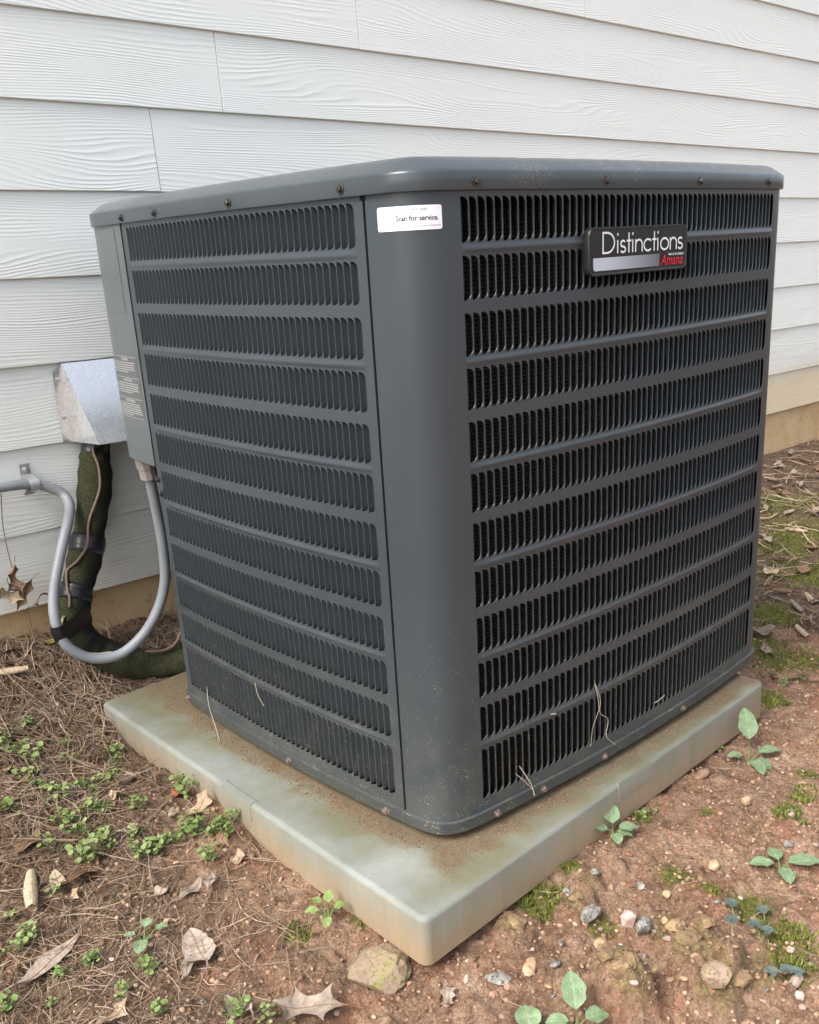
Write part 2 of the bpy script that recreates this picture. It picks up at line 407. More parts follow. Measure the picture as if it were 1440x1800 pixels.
M_BADGE = mat('black_badge_plastic', .35, 0, .5, (.022, .023, .024))
M_BADGEF = mat('badge_face', .3, 0, .5, (.009, .009, .010))
M_WHITE = mat('white_print', .5, 0, .4, (.78, .80, .82))
M_RED = mat('red_print', .45, 0, .4, (.62, .015, .03))
def silverbar():
    M = mat('silver_bar_print', .35, 0, .5); n = N(M); x = n.sep(n.obj())[0]
    n.color(n.mix(n.mr(x, -.085, .075, 0, 1), (.50, .55, .62), (.05, .052, .058))); return M
M_BAR = silverbar()
M_STICK = mat('sticker_white', .4, 0, .5, (.80, .80, .83))
M_INK = mat('black_ink', .5, 0, .3, (.012, .012, .014))
M_INKG = mat('grey_ink', .5, 0, .3, (.22, .22, .24))
M_LABEL = mat('label_grey', .45, 0, .4, (.115, .12, .12))
M_LPRINT = mat('label_print', .5, 0, .4, (.42, .43, .42))

# ------------------------------------------------------------------ ground height
GP = np.array([(-.2, 1.18, -.045), (-.7, 1.2, -.04), (-1.5, 1.2, -.04), (.17, 1.18, -.10), (.0, 1.02, -.155), (-.15, .97, -.165), (-.135, .92, -.172), (-.135, .77, -.205),
               (-.135, .6, -.193), (-.135, .41, -.188), (-.135, .26, -.215), (-.135, .13, -.229), (-.14, .02, -.240), (-.14, -.10, -.245),
               (-.04, -.09, -.233), (.05, -.09, -.231), (.15, -.09, -.224), (.27, -.085, -.221), (.43, -.08, -.225), (.58, -.07, -.226), (.80, -.065, -.231),
               (.95, .0, -.235), (.95, .5, -.23), (.95, .9, -.22), (.6, 1.1, -.17), (1.0, 1.18, -.19), (3.07, 1.14, -.197), (3.6, 1.12, -.21), (2.0, 1.16, -.195), (6, 1.0, -.25),
               (-.6, .3, -.215), (-.5, .7, -.16), (-.9, .8, -.13), (-1.5, .2, -.2), (-.2, -.3, -.25), (.2, -.45, -.255), (.9, -.35, -.25), (1.6, .1, -.235), (2.4, .5, -.225),
               (-3, -3, -.3), (0, -3, -.32), (4, -3, -.33), (8, -2, -.33), (-6, 1, -.2), (.4, .4, -.24), (.4, .8, -.22), (.1, .6, -.215), (.1, .2, -.235)])
def _rbf():
    P = GP[:, :2]; D = np.linalg.norm(P[:, None] - P[None], axis=2); n = len(P)
    A = np.zeros((n + 3, n + 3)); A[:n, :n] = np.sqrt(D * D + .05 ** 2) + np.eye(n) * 1e-3 * -1; A[:n, n] = 1; A[:n, n + 1:] = P; A[n, :n] = 1; A[n + 1:, :n] = P.T
    return np.linalg.solve(A, np.r_[GP[:, 2], 0, 0, 0])
RB = _rbf()
CLODS = []          # filled below: (x, y, radius, height)
def ground_base(x, y):
    x = np.asarray(x, float); y = np.asarray(y, float)
    sh = x.shape; q = np.stack([x.ravel(), y.ravel()], 1); out = np.empty(len(q))
    for a in range(0, len(q), 20000):
        d = np.linalg.norm(q[a:a + 20000, None] - GP[None, :, :2], axis=2)
        out[a:a + 20000] = np.sqrt(d * d + .0025) @ RB[:-3] + RB[-3] + q[a:a + 20000] @ RB[-2:]
    return np.clip(out, -.45, .0).reshape(sh)
def ground_z(x, y):
    z = ground_base(x, y)
    z = z + .016 * (fbm(x * 7, y * 7, 3, 3) - .5) + .020 * (fbm(x * 24, y * 24, 9, 3) - .5)
    c = fbm(x * 60, y * 60, 21, 3); z = z + .013 * (c - .5) + .007 * (fbm(x * 190, y * 190, 33, 2) - .5)
    for cx_, cy_, r, h in CLODS:
        d = np.sqrt((x - cx_) ** 2 + (y - cy_) ** 2) / r + 1.1 * (fbm(x * 30, y * 30, 51, 3) - .5)
        z = z + 1.5 * h * np.clip(1.15 - d * d, 0, 1) ** .55 * (d < 1.07) * (.75 + .6 * fbm(x * 85, y * 85, 61, 3))
    return z
def gpx(px, py):
    """the place on the soil that a point of the photograph shows"""
    d = CAM_R.T @ np.array([(px - CAM_CX) / CAM_F, (py - CAM_CY) / CAM_F, 1.0])
    z = -.22
    for _ in range(12):
        P = CAM_C + d * (z - CAM_C[2]) / d[2]; z = .5 * z + .5 * float(ground_base(P[0], P[1]))
    return P
for px, py, r, h in [(1085, 1740, .050, .020), (1110, 1765, .045, .016), (1230, 1690, .06, .018), (1170, 1640, .045, .013), (1260, 1760, .05, .018), (1010, 1600, .032, .014),
                     (900, 1640, .035, .014), (1030, 1560, .03, .01), (1330, 1720, .05, .014), (1080, 1530, .022, .014), (1240, 1600, .05, .010), (640, 1660, .05, .012), (1390, 1480, .05, .01)]:
    P = gpx(px, py); CLODS.append((P[0], P[1], r, h))
def axis(a, b, step, lo, hi, grow=1.22):
    v = list(np.arange(a, b, step)); s = step; q = v[-1]
    while q < hi: s *= grow; q += s; v.append(q)
    s = step; q = a; L = []
    while q > lo: s *= grow; q -= s; L.append(q)
    return np.array(L[::-1] + v)
gx = axis(-.75, 1.55, .0048, -60, 60); gy = axis(-.72, 1.2, .0048, -60, 60)
GX, GY = np.meshgrid(gx, gy, indexing='ij'); GZ = ground_z(GX, GY)
inside = (GX > -.10) & (GX < .84) & (GY > -.05) & (GY < .89); GZ = np.where(inside, np.minimum(GZ, -.20), GZ)
def patch(x, y, spots):
    r = np.zeros_like(x)
    for cx_, cy_, rad in spots:
        d = np.sqrt((x - cx_) ** 2 + (y - cy_) ** 2) / rad; r = np.maximum(r, np.clip(1.25 - d, 0, 1))
    return r
mspots = [(*gpx(px, py)[:2], r) for px, py, r in [(940, 1583, .045), (1000, 1525, .02), (1245, 1580, .018), (1190, 1545, .04), (1410, 1395, .03), (1390, 1440, .03), (1360, 890, .10), (1410, 930, .16), (1370, 960, .13), (1345, 1080, .10), (1360, 1230, .04), (1400, 880, .14),
          (1380, 1160, .1), (1390, 1660, .05), (1320, 1600, .05), (1240, 1430, .02), (60, 1380, .03), (10, 1390, .04), (1430, 1010, .15), (520, 1645, .025), (640, 1630, .03), (1420, 1360, .03), (1385, 1700, .05), (1340, 1130, .06), (1128, 1440, .015), (1060, 1630, .03)]]
cspots = [(c[0], c[1], c[2] * .85) for c in CLODS[:9]]
nse = fbm(GX * 9, GY * 9, 71, 3)
litter = np.clip((-.02 - GX) * 2.2 + (GY - .35) * 1.3 + (nse - .5) * 1.8 + .15, 0, 1) * (GX < .2) + np.clip((GX - .9) * 1.6 + (GY - .2) * 1.2 + (nse - .5) * 1.6, 0, 1) * (GX >= .2)
nu, nv = GX.shape
idx = np.arange(nu * nv).reshape(nu, nv)
F = np.stack([idx[:-1, :-1], idx[1:, :-1], idx[1:, 1:], idx[:-1, 1:]], -1).reshape(-1, 4)
me = bpy.data.meshes.new('ground'); me.vertices.add(nu * nv); me.vertices.foreach_set('co', np.stack([GX, GY, GZ], -1).astype(np.float32).ravel())
me.loops.add(F.size); me.loops.foreach_set('vertex_index', F.ravel().astype(np.int32)); me.polygons.add(len(F))
me.polygons.foreach_set('loop_start', np.arange(0, F.size, 4, dtype=np.int32)); me.polygons.foreach_set('loop_total', np.full(len(F), 4, np.int32))
me.polygons.foreach_set('use_smooth', np.ones(len(F), bool)); me.update(calc_edges=True); me.validate()
at = me.attributes.new('soil', 'FLOAT_COLOR', 'POINT')
at.data.foreach_set('color', np.stack([patch(GX, GY, mspots), patch(GX, GY, cspots), litter, np.ones_like(GX)], -1).astype(np.float32).ravel())
me.materials.append(M_GROUND); tag(link('ground', me), 'red clay soil with straw and moss around the pad', 'ground', kind='structure')

# ------------------------------------------------------------------ house wall: lap siding on a parged foundation
WU = Vector((0.99983, -0.01469, -0.01164)).normalized(); WNn = Vector((-0.01469, -0.99989, 0)); WV = WNn.cross(WU) * -1
if WV.z < 0: WV = -WV
WO = Vector((0, 1.18383, 0))
wall = empty('house_wall'); wm = Matrix.Identity(4)
for i in range(3): wm[i][0] = WU[i]; wm[i][1] = -WNn[i]; wm[i][2] = WV[i]; wm[i][3] = WO[i]
wall.matrix_world = wm
tag(wall, 'white lap-sided house wall on a tan foundation behind the condenser', 'house wall')
tl = [.0196, .1866, .3728, .5439, .7206, .8921, 1.064, 1.2314, 1.3982, 1.5616]
while len(tl) < 18: tl.append(tl[-1] + .169)
joints = {5: [.3065], 6: [.4895], 7: [.906], 8: [1.797], 0: [-1.3, 1.6], 1: [-.9, .95], 2: [-1.6, 1.4], 3: [-1.2, .7], 4: [-.8, 1.2], 9: [-.4, 2.9]}
def board(s0, s1, t0, t1):
    b = MB(); Lb = s1 - s0; ex = t1 - t0; top = ex + .028; e = .0012
    prof = [(.0085, 0), (e, 0), (0, e), (.0095 * (ex / top), ex), (.0095, top), (.0175, top)]
    P = [[(x, y, z) for (y, z) in prof] for x in (0, .0006, Lb - .0006, Lb)]
    for k, row in ((0, P[0]), (3, P[3])): P[k] = [(x, y + (.0008 if 0 < i < 5 else 0), z) for i, (x, y, z) in enumerate(row)]
    b.grid(P); n = len(prof)
    b.f.append(tuple(range(n))); b.m.append(0); b.f.append(tuple(range(3 * n, 4 * n))[::-1]); b.m.append(0)
    o = b.build('siding_board', M_SIDING, wall); o.location = (s0, rnd.uniform(-.0006, .0006), t0)
    return o
for r in range(len(tl) - 1):
    js = joints.get(r, [rnd.uniform(-2, -.3), rnd.uniform(1.2, 3.0)])
    cuts = [-4.0] + js + ([js[-1] + 3.66] if js[-1] + 3.66 < 5.2 else []) + [6.0]
    for a, b_ in zip(cuts[:-1], cuts[1:]): board(a + .0008, b_ - .0008, tl[r] + rnd.uniform(-.0007, .0007), tl[r + 1])
fm = MB(); xs = np.linspace(-4, 6, 200); zs = np.linspace(-.6, .05, 26)
fm.grid([[(x, .022 + .006 * (fbm(x * 6, z * 6, 5, 3) - .5), z) for z in zs] for x in xs]); fm.build('foundation', M_FOUND, wall, True)
bk = MB(); bk.box((-4, .03, -.6), (6, .2, 2.95)); bk.build('sheathing', M_BLACK, wall)
def WP(s, t, d=0): return np.array(WO + WU * s + WV * t + WNn * d)

# ------------------------------------------------------------------ equipment pad
PX, PY = Vector((.9992, .039, 0)), Vector((.0137, .9999, 0))
P0 = Vector((-.1335, -.0935, 0)); PW, PD, PT, PB = 1.0, 1.03, -.14, -.2235
def pad_mesh():
    b = MB(); rc = .016; re = .009
    def ring(inset, z):
        pts = []; r = rc
        for cxx, cyy, a0 in ((rc, rc, 180), (PW - rc, rc, 270), (PW - rc, PD - rc, 0), (rc, PD - rc, 90)):
            for k in range(5):
                a = math.radians(a0 + 22.5 * k); pts.append((cxx + (r - inset) * math.cos(a), cyy + (r - inset) * math.sin(a)))
        return [tuple(P0 + PX * x + PY * y + Vector((0, 0, z))) for x, y in pts]
    R = [ring(.004, PB), ring(0, PB + .004), ring(0, PT - re)] + [ring(re * (1 - math.cos(math.radians(a))), PT - re + re * math.sin(math.radians(a))) for a in (25, 50, 75, 90)]
    b.grid(R, closed_v=True); n = 20
    b.f.append(tuple(range(n))[::-1]); b.m.append(0)
    b.f.append(tuple(range((len(R) - 1) * n, len(R) * n))); b.m.append(0)
    return b
pad = sharp(pad_mesh().build('equipment_pad', M_PAD), 28)
tag(pad, 'grey-green moulded equipment pad under the condenser, stained with red soil', 'pad')
# the raised finger pads moulded into the middle of two rims
def rim_patch(axis_dir, out_dir, a0, a1):
    b = MB(); prof = [(-.0015, PT - .037), (.0012, PT - .034), (.0012, PT - .008), (-.001, PT + .0002), (-.012, PT + .0012), (-.016, PT - .001)]
    org = P0 + Vector((0, 0, 0)); rows = []
    for a, ins in ((a0, -.004), (a0 + .002, 0), (a1 - .002, 0), (a1, -.004)):
        rows.append([tuple(org + axis_dir * a + out_dir * (o + ins) + Vector((0, 0, z))) for o, z in prof])
    b.grid(rows); return b
tag(sharp(rim_patch(PY, -PX, .44, .54).build('rim_tab', M_PAD, pad), 30))
tag(sharp(rim_patch(PX, -PY, .47, .575).build('rim_tab', M_PAD, pad), 30))

# ------------------------------------------------------------------ condenser cabinet outline (plan): bowed faces, rounded corners
XE, YE, XB, YB = .889, .86, .945, .945
def yR(x): return -0.020 * (1 - ((x - .486) / .4) ** 2)
def xL(y): return -0.0127 * (1 - ((y - .429) / .318) ** 2)
def bez(p0, t0, p1, t1, n=14, k=.55):
    d = np.linalg.norm(p1 - p0) * k; a = p0 + t0 * d; b = p1 - t1 * d; t = np.linspace(0, 1, n)[:, None]
    return (1 - t) ** 3 * p0 + 3 * (1 - t) ** 2 * t * a + 3 * (1 - t) * t * t * b + t ** 3 * p1
def _outline():
    ys = np.linspace(YE, .086, 50); L = np.c_[xL(ys), ys]; xs = np.linspace(.086, XE, 60); Rr = np.c_[xs, yR(xs)]
    tn = lambda P, i: (P[i + 1] - P[i] if i >= 0 else P[-1] - P[-2]) / np.linalg.norm(P[i + 1] - P[i] if i >= 0 else P[-1] - P[-2])
    c1 = bez(L[-1], tn(L, -1), Rr[0], tn(Rr, 0)); yb = np.linspace(.086, YE, 30); B = np.c_[XB + .0127 * (1 - ((yb - .47) / .39) ** 2), yb]
    c2 = bez(Rr[-1], tn(Rr, -1), B[0], tn(B, 0)); xb = np.linspace(XE, .086, 30); K = np.c_[xb, YB + .02 * (1 - ((xb - .486) / .41) ** 2)]
    c3 = bez(B[-1], tn(B, -1), K[0], tn(K, 0)); c4 = bez(K[-1], tn(K, -1), L[0], tn(L, 0))
    return np.vstack([L, c1[1:-1], Rr, c2[1:-1], B, c3[1:-1], K, c4[1:]])
OU = _outline(); OS = np.r_[0, np.cumsum(np.linalg.norm(np.diff(OU, axis=0), axis=1))]; SMAX = OS[-1]
_t = np.gradient(OU, OS, axis=0); _t /= np.linalg.norm(_t, axis=1)[:, None]; ON = np.c_[_t[:, 1], -_t[:, 0]]
_S = np.r_[OS[:-1] - SMAX, OS, OS[1:] + SMAX]; _O = np.vstack([OU[:-1], OU, OU[1:]]); _N = np.vstack([ON[:-1], ON, ON[1:]])
def W(s, z, off=0.0, k=0.0):
    s = np.asarray(s, float); z = np.asarray(z, float); off = np.asarray(off, float)
    x = np.interp(s, _S, _O[:, 0]); y = np.interp(s, _S, _O[:, 1]); nx = np.interp(s, _S, _N[:, 0]); ny = np.interp(s, _S, _N[:, 1])
    x = x + off * nx; y = y + off * ny
    return np.stack(np.broadcast_arrays(x + (.47 - x) * k, y + (.47 - y) * k, z), -1)
def frame(s, z, off=0.0):
    p = W(s, z, off); nx = float(np.interp(s, _S, _N[:, 0])); ny = float(np.interp(s, _S, _N[:, 1])); l = math.hypot(nx, ny); nx /= l; ny /= l
    m = Matrix.Identity(4)
    for i, v in enumerate(((-ny, nx, 0), (0, 0, 1), (nx, ny, 0))):      # x right along the face, y up, z out of the face
        for j in range(3): m[j][i] = v[j]
    for j in range(3): m[j][3] = p[j]
    return m
unit = empty('condenser_unit', (.45, .45, -.133))
tag(unit, 'large dark grey air conditioner condenser with louvered sides on the pad', 'air conditioner')
UM = Matrix.Translation((-.45, -.45, .133))
def ub(mb, name, mt, parent=unit, smooth=False):
    o = mb.build(name, mt, parent, smooth)
    if parent is unit: o.matrix_basis = UM
    return o
ZT = [.8 - .0725 * i for i in range(12)]; ZB = [z - .0564 for z in ZT]; ZB[11] = -.0836
PANEL_TOP, PANEL_BOT, SEAM = .812, -.1065, .7693
SW, SA, SBv, RIB = .0132, .0094, .0094, .0
def hole(H):
    a = [(0, H), (SW - SA, H)]
    for t in (30, 60, 90): a.append((SW - SA + SA * math.sin(math.radians(t)), H - SBv + SBv * math.cos(math.radians(t))))
    for t in (90, 60, 30, 0): a.append((SW - SA + SA * math.sin(math.radians(t)), SBv - SBv * math.cos(math.radians(t))))
    return a + [(0, 0)]
def louvered_sheet(s_lo, s_hi, s0, s1, ncol):
    b = MB(); p = (s1 - s0) / ncol; V = []; Fc = []
    def put(q): V.append(q); return len(V) - 1
    for zt, zb in zip(ZT, ZB):
        H = zt - zb; h = hole(H)
        for i in range(ncol):
            u = s0 + i * p; o = len(V); n = len(h)
            for (a, c) in h: V.append((u + a, zb + c, 0.0))
            for k_, (a, c) in enumerate(h): V.append((u + a - (.0003 if 1 < k_ < 8 else 0), zb + c + (.0004 if k_ > 5 else -.0004 if k_ < 4 else 0), -.0007))
            tr, trm, brm, br = put((u + p, zt, 0)), put((u + p, zt - SBv, 0)), put((u + p, zb + SBv, 0)), put((u + p, zb, 0))
            for k in range(1, 4): Fc.append((o + k, o + k + 1, tr))
            Fc.append((o + 4, trm, tr)); Fc.append((o + 4, o + 5, brm, trm)); Fc.append((o + 5, br, brm))
            for k in range(5, 8): Fc.append((o + k, o + k + 1, br))
            for k in range(1, 8): Fc.append((o + k + 1, o + k, o + n + k, o + n + k + 1))
    sg = np.r_[np.linspace(s_lo, s0, max(2, int((s0 - s_lo) / .01) + 1))[:-1], s0 + p * np.arange(ncol + 1), np.linspace(s1, s_hi, max(2, int((s_hi - s1) / .01) + 1))[1:]]
    def strip(sv, zv, of=None):
        o = len(V); nz = len(zv)
        for s in sv:
            for j, z in enumerate(zv): V.append((s, z, 0 if of is None else of(s, j)))
        for i in range(len(sv) - 1):
            for j in range(nz - 1): Fc.append((o + i * nz + j, o + (i + 1) * nz + j, o + (i + 1) * nz + j + 1, o + i * nz + j + 1))
    left = sg[sg <= s0 + 1e-9]; right = sg[sg >= s1 - 1e-9]; mid = sg[(sg >= s0 - 1e-9) & (sg <= s1 + 1e-9)]
    strip(left, np.linspace(PANEL_BOT, PANEL_TOP, 12)); strip(right, np.linspace(PANEL_BOT, PANEL_TOP, 12))
    strip(mid, [ZT[0], PANEL_TOP]); strip(mid, [PANEL_BOT, ZB[11]])
    for r in range(11):
        lo, hi = ZT[r + 1], ZB[r]
        if r % 2 == 0:
            t = np.linspace(0, 1, 9); prof = .0019 * np.clip(np.sin(np.clip((t - .18) / .64, 0, 1) * math.pi), 0, 1) ** 1.0
            fade = lambda s: float(np.clip((min(s - s0, s1 - s) - .004) / .012, 0, 1))
            strip(mid, list(lo + (hi - lo) * t), lambda s, j: prof[j] * fade(s))
        else: strip(mid, [lo, hi])
    A = np.array(V); b.v = [tuple(q) for q in W(A[:, 0], A[:, 1], A[:, 2])]; b.f = Fc; b.m = [0] * len(Fc)
    return b
def flange(b, s, z0, z1, d=.014):          # folded-back edge of a sheet
    b.add(W([s, s, s, s], [z0, z1, z1, z0], [0, 0, -d, -d]), [(0, 1, 2, 3)])
RS0, RS1 = .9137, 1.7150; LS0, LS1 = .1133, .7505
SEND = 2.2
pr_ = louvered_sheet(SEAM + .0024, SEND, RS0, RS1, 55); flange(pr_, SEAM + .0024, PANEL_BOT, PANEL_TOP)
pl_ = louvered_sheet(.0935, SEAM - .0022, LS0, LS1, 45); flange(pl_, SEAM - .0022, PANEL_BOT, PANEL_TOP); flange(pl_, .0935, PANEL_BOT, PANEL_TOP, .05)
panR = sharp(ub(pr_, 'louvered_panel', M_PAINT), 30); panL = sharp(ub(pl_, 'louvered_panel', M_PAINT), 30)
panR['label'] = 'louvered panel with badge, wrapped round the near corner'; panL['label'] = 'louvered side panel seen in grazing view, left of the near corner'
def louver_mesh(H):
    b = MB(); us = [0, .06, .16, .32, .6, 1.0]; vs = [0, .004, .0092, H - .0092, H - .004, H]; rows = []
    for v in vs:
        e = min(v, H - v); ex = SW if e >= SBv else SW - SA + SA * math.sqrt(max(0, 1 - (1 - e / SBv) ** 2))
        k = .88 + .12 * min(1, e / .009)
        rows.append([(u * ex, v, -.0003 - .0135 * (1 - (1 - u) ** 4.5) * k) for u in us])
    b.grid(np.array(rows)[:, :, :][:, :].transpose(1, 0, 2)); return b
LM = {}
for nm, H in (('n', .0564), ('t', ZT[11] - ZB[11])):
    LM[nm] = louver_mesh(H).mesh('louver', (M_PAINT,), True)
cells = []
for pan, s0, s1, nc in ((panR, RS0, RS1, 55), (panL, LS0, LS1, 45)):
    for r in range(12):
        for i in range(nc):
            s = s0 + (s1 - s0) * i / nc
            def prj(s_, z_):
                q = CAM_R @ (W(s_, z_) - CAM_C); return np.array([q[0], q[1]]) / q[2]
            a = prj(s, ZB[r]); ar = abs(np.cross(prj(s + SW, ZB[r]) - a, prj(s, ZT[r]) - a)); cells.append((ar, pan, r, s))
cells.sort(key=lambda c: -c[0])
rest = MB()
for k, (ar, pan, r, s) in enumerate(cells):
    me_ = LM['t' if r == 11 else 'n']; fr = frame(s, ZB[r])
    if k < 300: link('louver', me_, pan, UM.inverted() @ fr if False else fr)
    else:
        co = np.array([v.co[:] for v in me_.vertices]) if (me_.name, 'c') not in LM else LM[(me_.name, 'c')]; LM[(me_.name, 'c')] = co
        M3 = np.array(fr.to_3x3()); tr = np.array(fr.translation)
        if (me_.name, 'f') not in LM: LM[(me_.name, 'f')] = [tuple(p.vertices) for p in me_.polygons]
        rest.add(co @ M3.T + tr, LM[(me_.name, 'f')])
tag(ub(rest, 'louvers', M_PAINT, smooth=True), kind='stuff')
# rear sheets, base pan, lid, coil
s_ = np.linspace(SEND, SMAX - .16, 60); rp = MB(); rp.grid(np.stack([W(s_, z) for z in np.linspace(PANEL_BOT, PANEL_TOP, 3)], 1)); sharp(ub(rp, 'rear_panel', M_PAINT))
sall = np.r_[np.linspace(0, SMAX, 320)[:-1]]
def loft(prof, svals=sall, closed=True):
    b = MB(); rows = [W(svals, q[1], q[0], q[2] if len(q) > 2 else 0) for q in prof]
    b.grid(np.array(rows).transpose(1, 0, 2), closed_u=closed); return b
sbase = np.linspace(.088, SMAX - .27, 300)
bp = loft([(-.02, -.128), (-.001, -.128), (.0035, -.1255), (.0040, -.113), (.0052, -.1085), (.0052, -.1055), (.003, -.1045), (-.004, -.1045)], sbase)
sharp(ub(bp, 'base_pan', M_PAINT), 40)
ft = MB()
for x, y in ((.1, .1), (.5, .06), (.80, .1), (.09, .5), (.1, .8), (.78, .8)): ft.box((x, y, -.1395), (x + .05, y + .05, -.125))
ub(ft, 'base_feet', M_BLACK)
ud = MB(); c = W(sbase, -.1255, -.019); ud.add(list(c), [tuple(range(len(c)))]); ub(ud, 'base_floor', M_BLACK)
lid = loft([(-.010, .8135), (.0035, .8075), (.0058, .8075), (.0064, .8095), (.0064, .8275), (.0060, .8295), (.0048, .8313), (.0022, .8333), (-.006, .8388), (-.014, .8438), (-.020, .8470), (-.026, .8492), (-.026, .8505, .06), (-.026, .8512, .25)])
lidc = W(sall, .8512, -.026, .25); o_ = len(lid.v); lid.add(list(lidc) + [(.47, .47, .8515)], [(i, (i + 1) % len(lidc), len(lidc)) for i in range(len(lidc))])
LIDO = sharp(ub(lid, 'top_cover', M_LID), 50)
cl = MB(); cl.grid(np.array([W(sall, z, -.012, .085) for z in (-.12, .81)]).transpose(1, 0, 2), closed_u=True); ub(cl, 'coil', M_COIL)
sp = MB(); sp.add(W([SEAM - .012, SEAM + .012] * 2, [PANEL_BOT, PANEL_BOT, .81, .81], -.0135), [(0, 1, 3, 2)]); ub(sp, 'seam_backing', M_BLACK)
nb = MB(); nb.add(W([SEAM - .006, SEAM + .004] * 2, [.8015, .8015, .809, .809], .0008), [(0, 1, 3, 2)]); ub(nb, 'seam_notch_dark', M_BLACK)  # flat black patch on the sheet, painting in the dark of a notch
# control corner: cover above, open recess with the valves below
sc_ = np.linspace(-.20, .0905, 50); ct = MB(); ct.grid(np.stack([W(sc_, z, .0015) for z in (.3695, .375, .55, .70, .8105)], 1))
ct.grid(np.stack([W(sc_, .3695, .0015), W(sc_, .3695, -.07)], 1)); flange(ct, .0905, .3695, .8105, .02)
ctl = sharp(ub(ct, 'control_cover', M_CTRL), 40)
rc_ = MB(); A = W(.0945, 0, -.004); B = W(-.25, 0, -.02); Mi = np.array([.16, .79, 0])
rc_.grid([[(*q[:2], z) for z in (-.12, .365)] for q in (A, A + (Mi - A) * .55, Mi, B)]); rc_.add([(*A[:2], .366), (*Mi[:2], .366), (*B[:2], .366)], [(0, 1, 2)])
ub(rc_, 'recess_panel', M_PAINT)
for s, z, r in ((.0935, .338, 0), (.094, .352, 0)): pass
# screws
def screw_mesh():
    b = MB(); n = 12
    def ring(r, z, n=12): return [(r * math.cos(2 * math.pi * k / n), r * math.sin(2 * math.pi * k / n), z) for k in range(n)]
    b.grid([ring(.0068, -.001), ring(.0068, .0010), ring(.0046, .0015)], closed_v=True)
    hx = []
    for k in range(12):
        a = 2 * math.pi * k / 12; rr = .0044 * (1.0 if k % 2 == 0 else .88); hx.append((rr * math.cos(a), rr * math.sin(a)))
    b.grid([[(x, y, .0014) for x, y in hx], [(x, y, .0048) for x, y in hx], [(x * .8, y * .8, .0054) for x, y in hx]], closed_v=True)
    b.add([(x * .8, y * .8, .0054) for x, y in hx], [tuple(range(12))]); b.box((-.0035, -.0006, .0050), (.0035, .0006, .0058))
    return b.mesh('screw', (M_SCREW,))
SCM = screw_mesh(); SCM2 = SCM.copy(); SCM2.materials.clear(); SCM2.materials.append(M_SCREW2)
for s, z in ((.1152, .816), (.2501, .8165), (.482, .8172), (.735, .818), (.9354, .8175), (1.188, .818), (1.432, .818), (1.674, .819)):
    link('screw', SCM, unit, UM @ frame(s, z, .0066) @ Matrix.Rotation(rnd.uniform(0, 3), 4, 'Z'))
for s, z in ((.0916 + .008, -.117), (.4747, -.1175), (.7294, -.1185), (.9374, -.1185), (1.0413, -.1175), (1.1964, -.119), (1.4397, -.1175)):
    link('screw', SCM2, unit, UM @ frame(s, z, .0042) @ Matrix.Rotation(rnd.uniform(0, 3), 4, 'Z'))
for s, z in ((.1044, .318), (.0905 + .006, .345)):
    link('screw', SCM, unit, UM @ frame(s, z, .001))
# badge
def rrect(w, h, r, n=6):
    P = []
    for cx_, cy_, a0 in ((w / 2 - r, -h / 2 + r, -90), (w / 2 - r, h / 2 - r, 0), (-w / 2 + r, h / 2 - r, 90), (-w / 2 + r, -h / 2 + r, 180)):
        for k in range(n + 1): a = math.radians(a0 + 90 * k / n); P.append((cx_ + r * math.cos(a), cy_ + r * math.sin(a)))
    return P
BW, BH = .2475, .0675
def plate(levels, mt, name, parent, matrix):
    b = MB(); rows = []
    for ins, z in levels: rows.append([(x, y, z) for x, y in rrect(BW - 2 * ins, BH - 2 * ins, max(.012 - ins, .003))])
    b.grid(rows, closed_v=True); n = len(rows[0]); b.f.append(tuple(range((len(rows) - 1) * n, len(rows) * n))); b.m.append(0)
    o = b.build(name, mt, parent); o.matrix_basis = matrix; return sharp(o, 40)
BFM = UM @ frame(1.265, .7214, .0035)
badge = plate([(.001, -.004), (0, 0), (0, .0060), (.0010, .0078), (.0026, .0078), (.0040, .0066)], M_BADGE, 'badge', unit, BFM)
badge['label'] = 'black badge reading Distinctions in white and Amana in red'
def flat(verts, faces, mt, name, parent, z):
    b = MB(); b.add([(x, y, z) for x, y in verts], faces); return b.build(name, mt, parent)
fw, fh = BW - .0085, BH - .0085
bf = rrect(fw, fh, .008); flat(bf, [tuple(range(len(bf)))], M_BADGEF, 'badge_face', badge, .0067)
def stroke(b, pts, w, z):
    P = np.array(pts, float); T = np.gradient(P, axis=0); T /= np.linalg.norm(T, axis=1)[:, None] + 1e-12; Nn = np.c_[-T[:, 1], T[:, 0]]
    closed = np.linalg.norm(P[0] - P[-1]) < 1e-6
    if closed: t = P[1] - P[-2]; t /= np.linalg.norm(t); Nn[0] = Nn[-1] = (-t[1], t[0])
    L = P + Nn * w / 2; R_ = P - Nn * w / 2
    b.grid([[(*l, z), (*r, z)] for l, r in zip(L, R_)])
def arc(cx_, cy_, rx, ry, a0, a1, n=22): return [(cx_ + rx * math.cos(math.radians(a0 + (a1 - a0) * k / n)), cy_ + ry * math.sin(math.radians(a0 + (a1 - a0) * k / n))) for k in range(n + 1)]
XH = .60
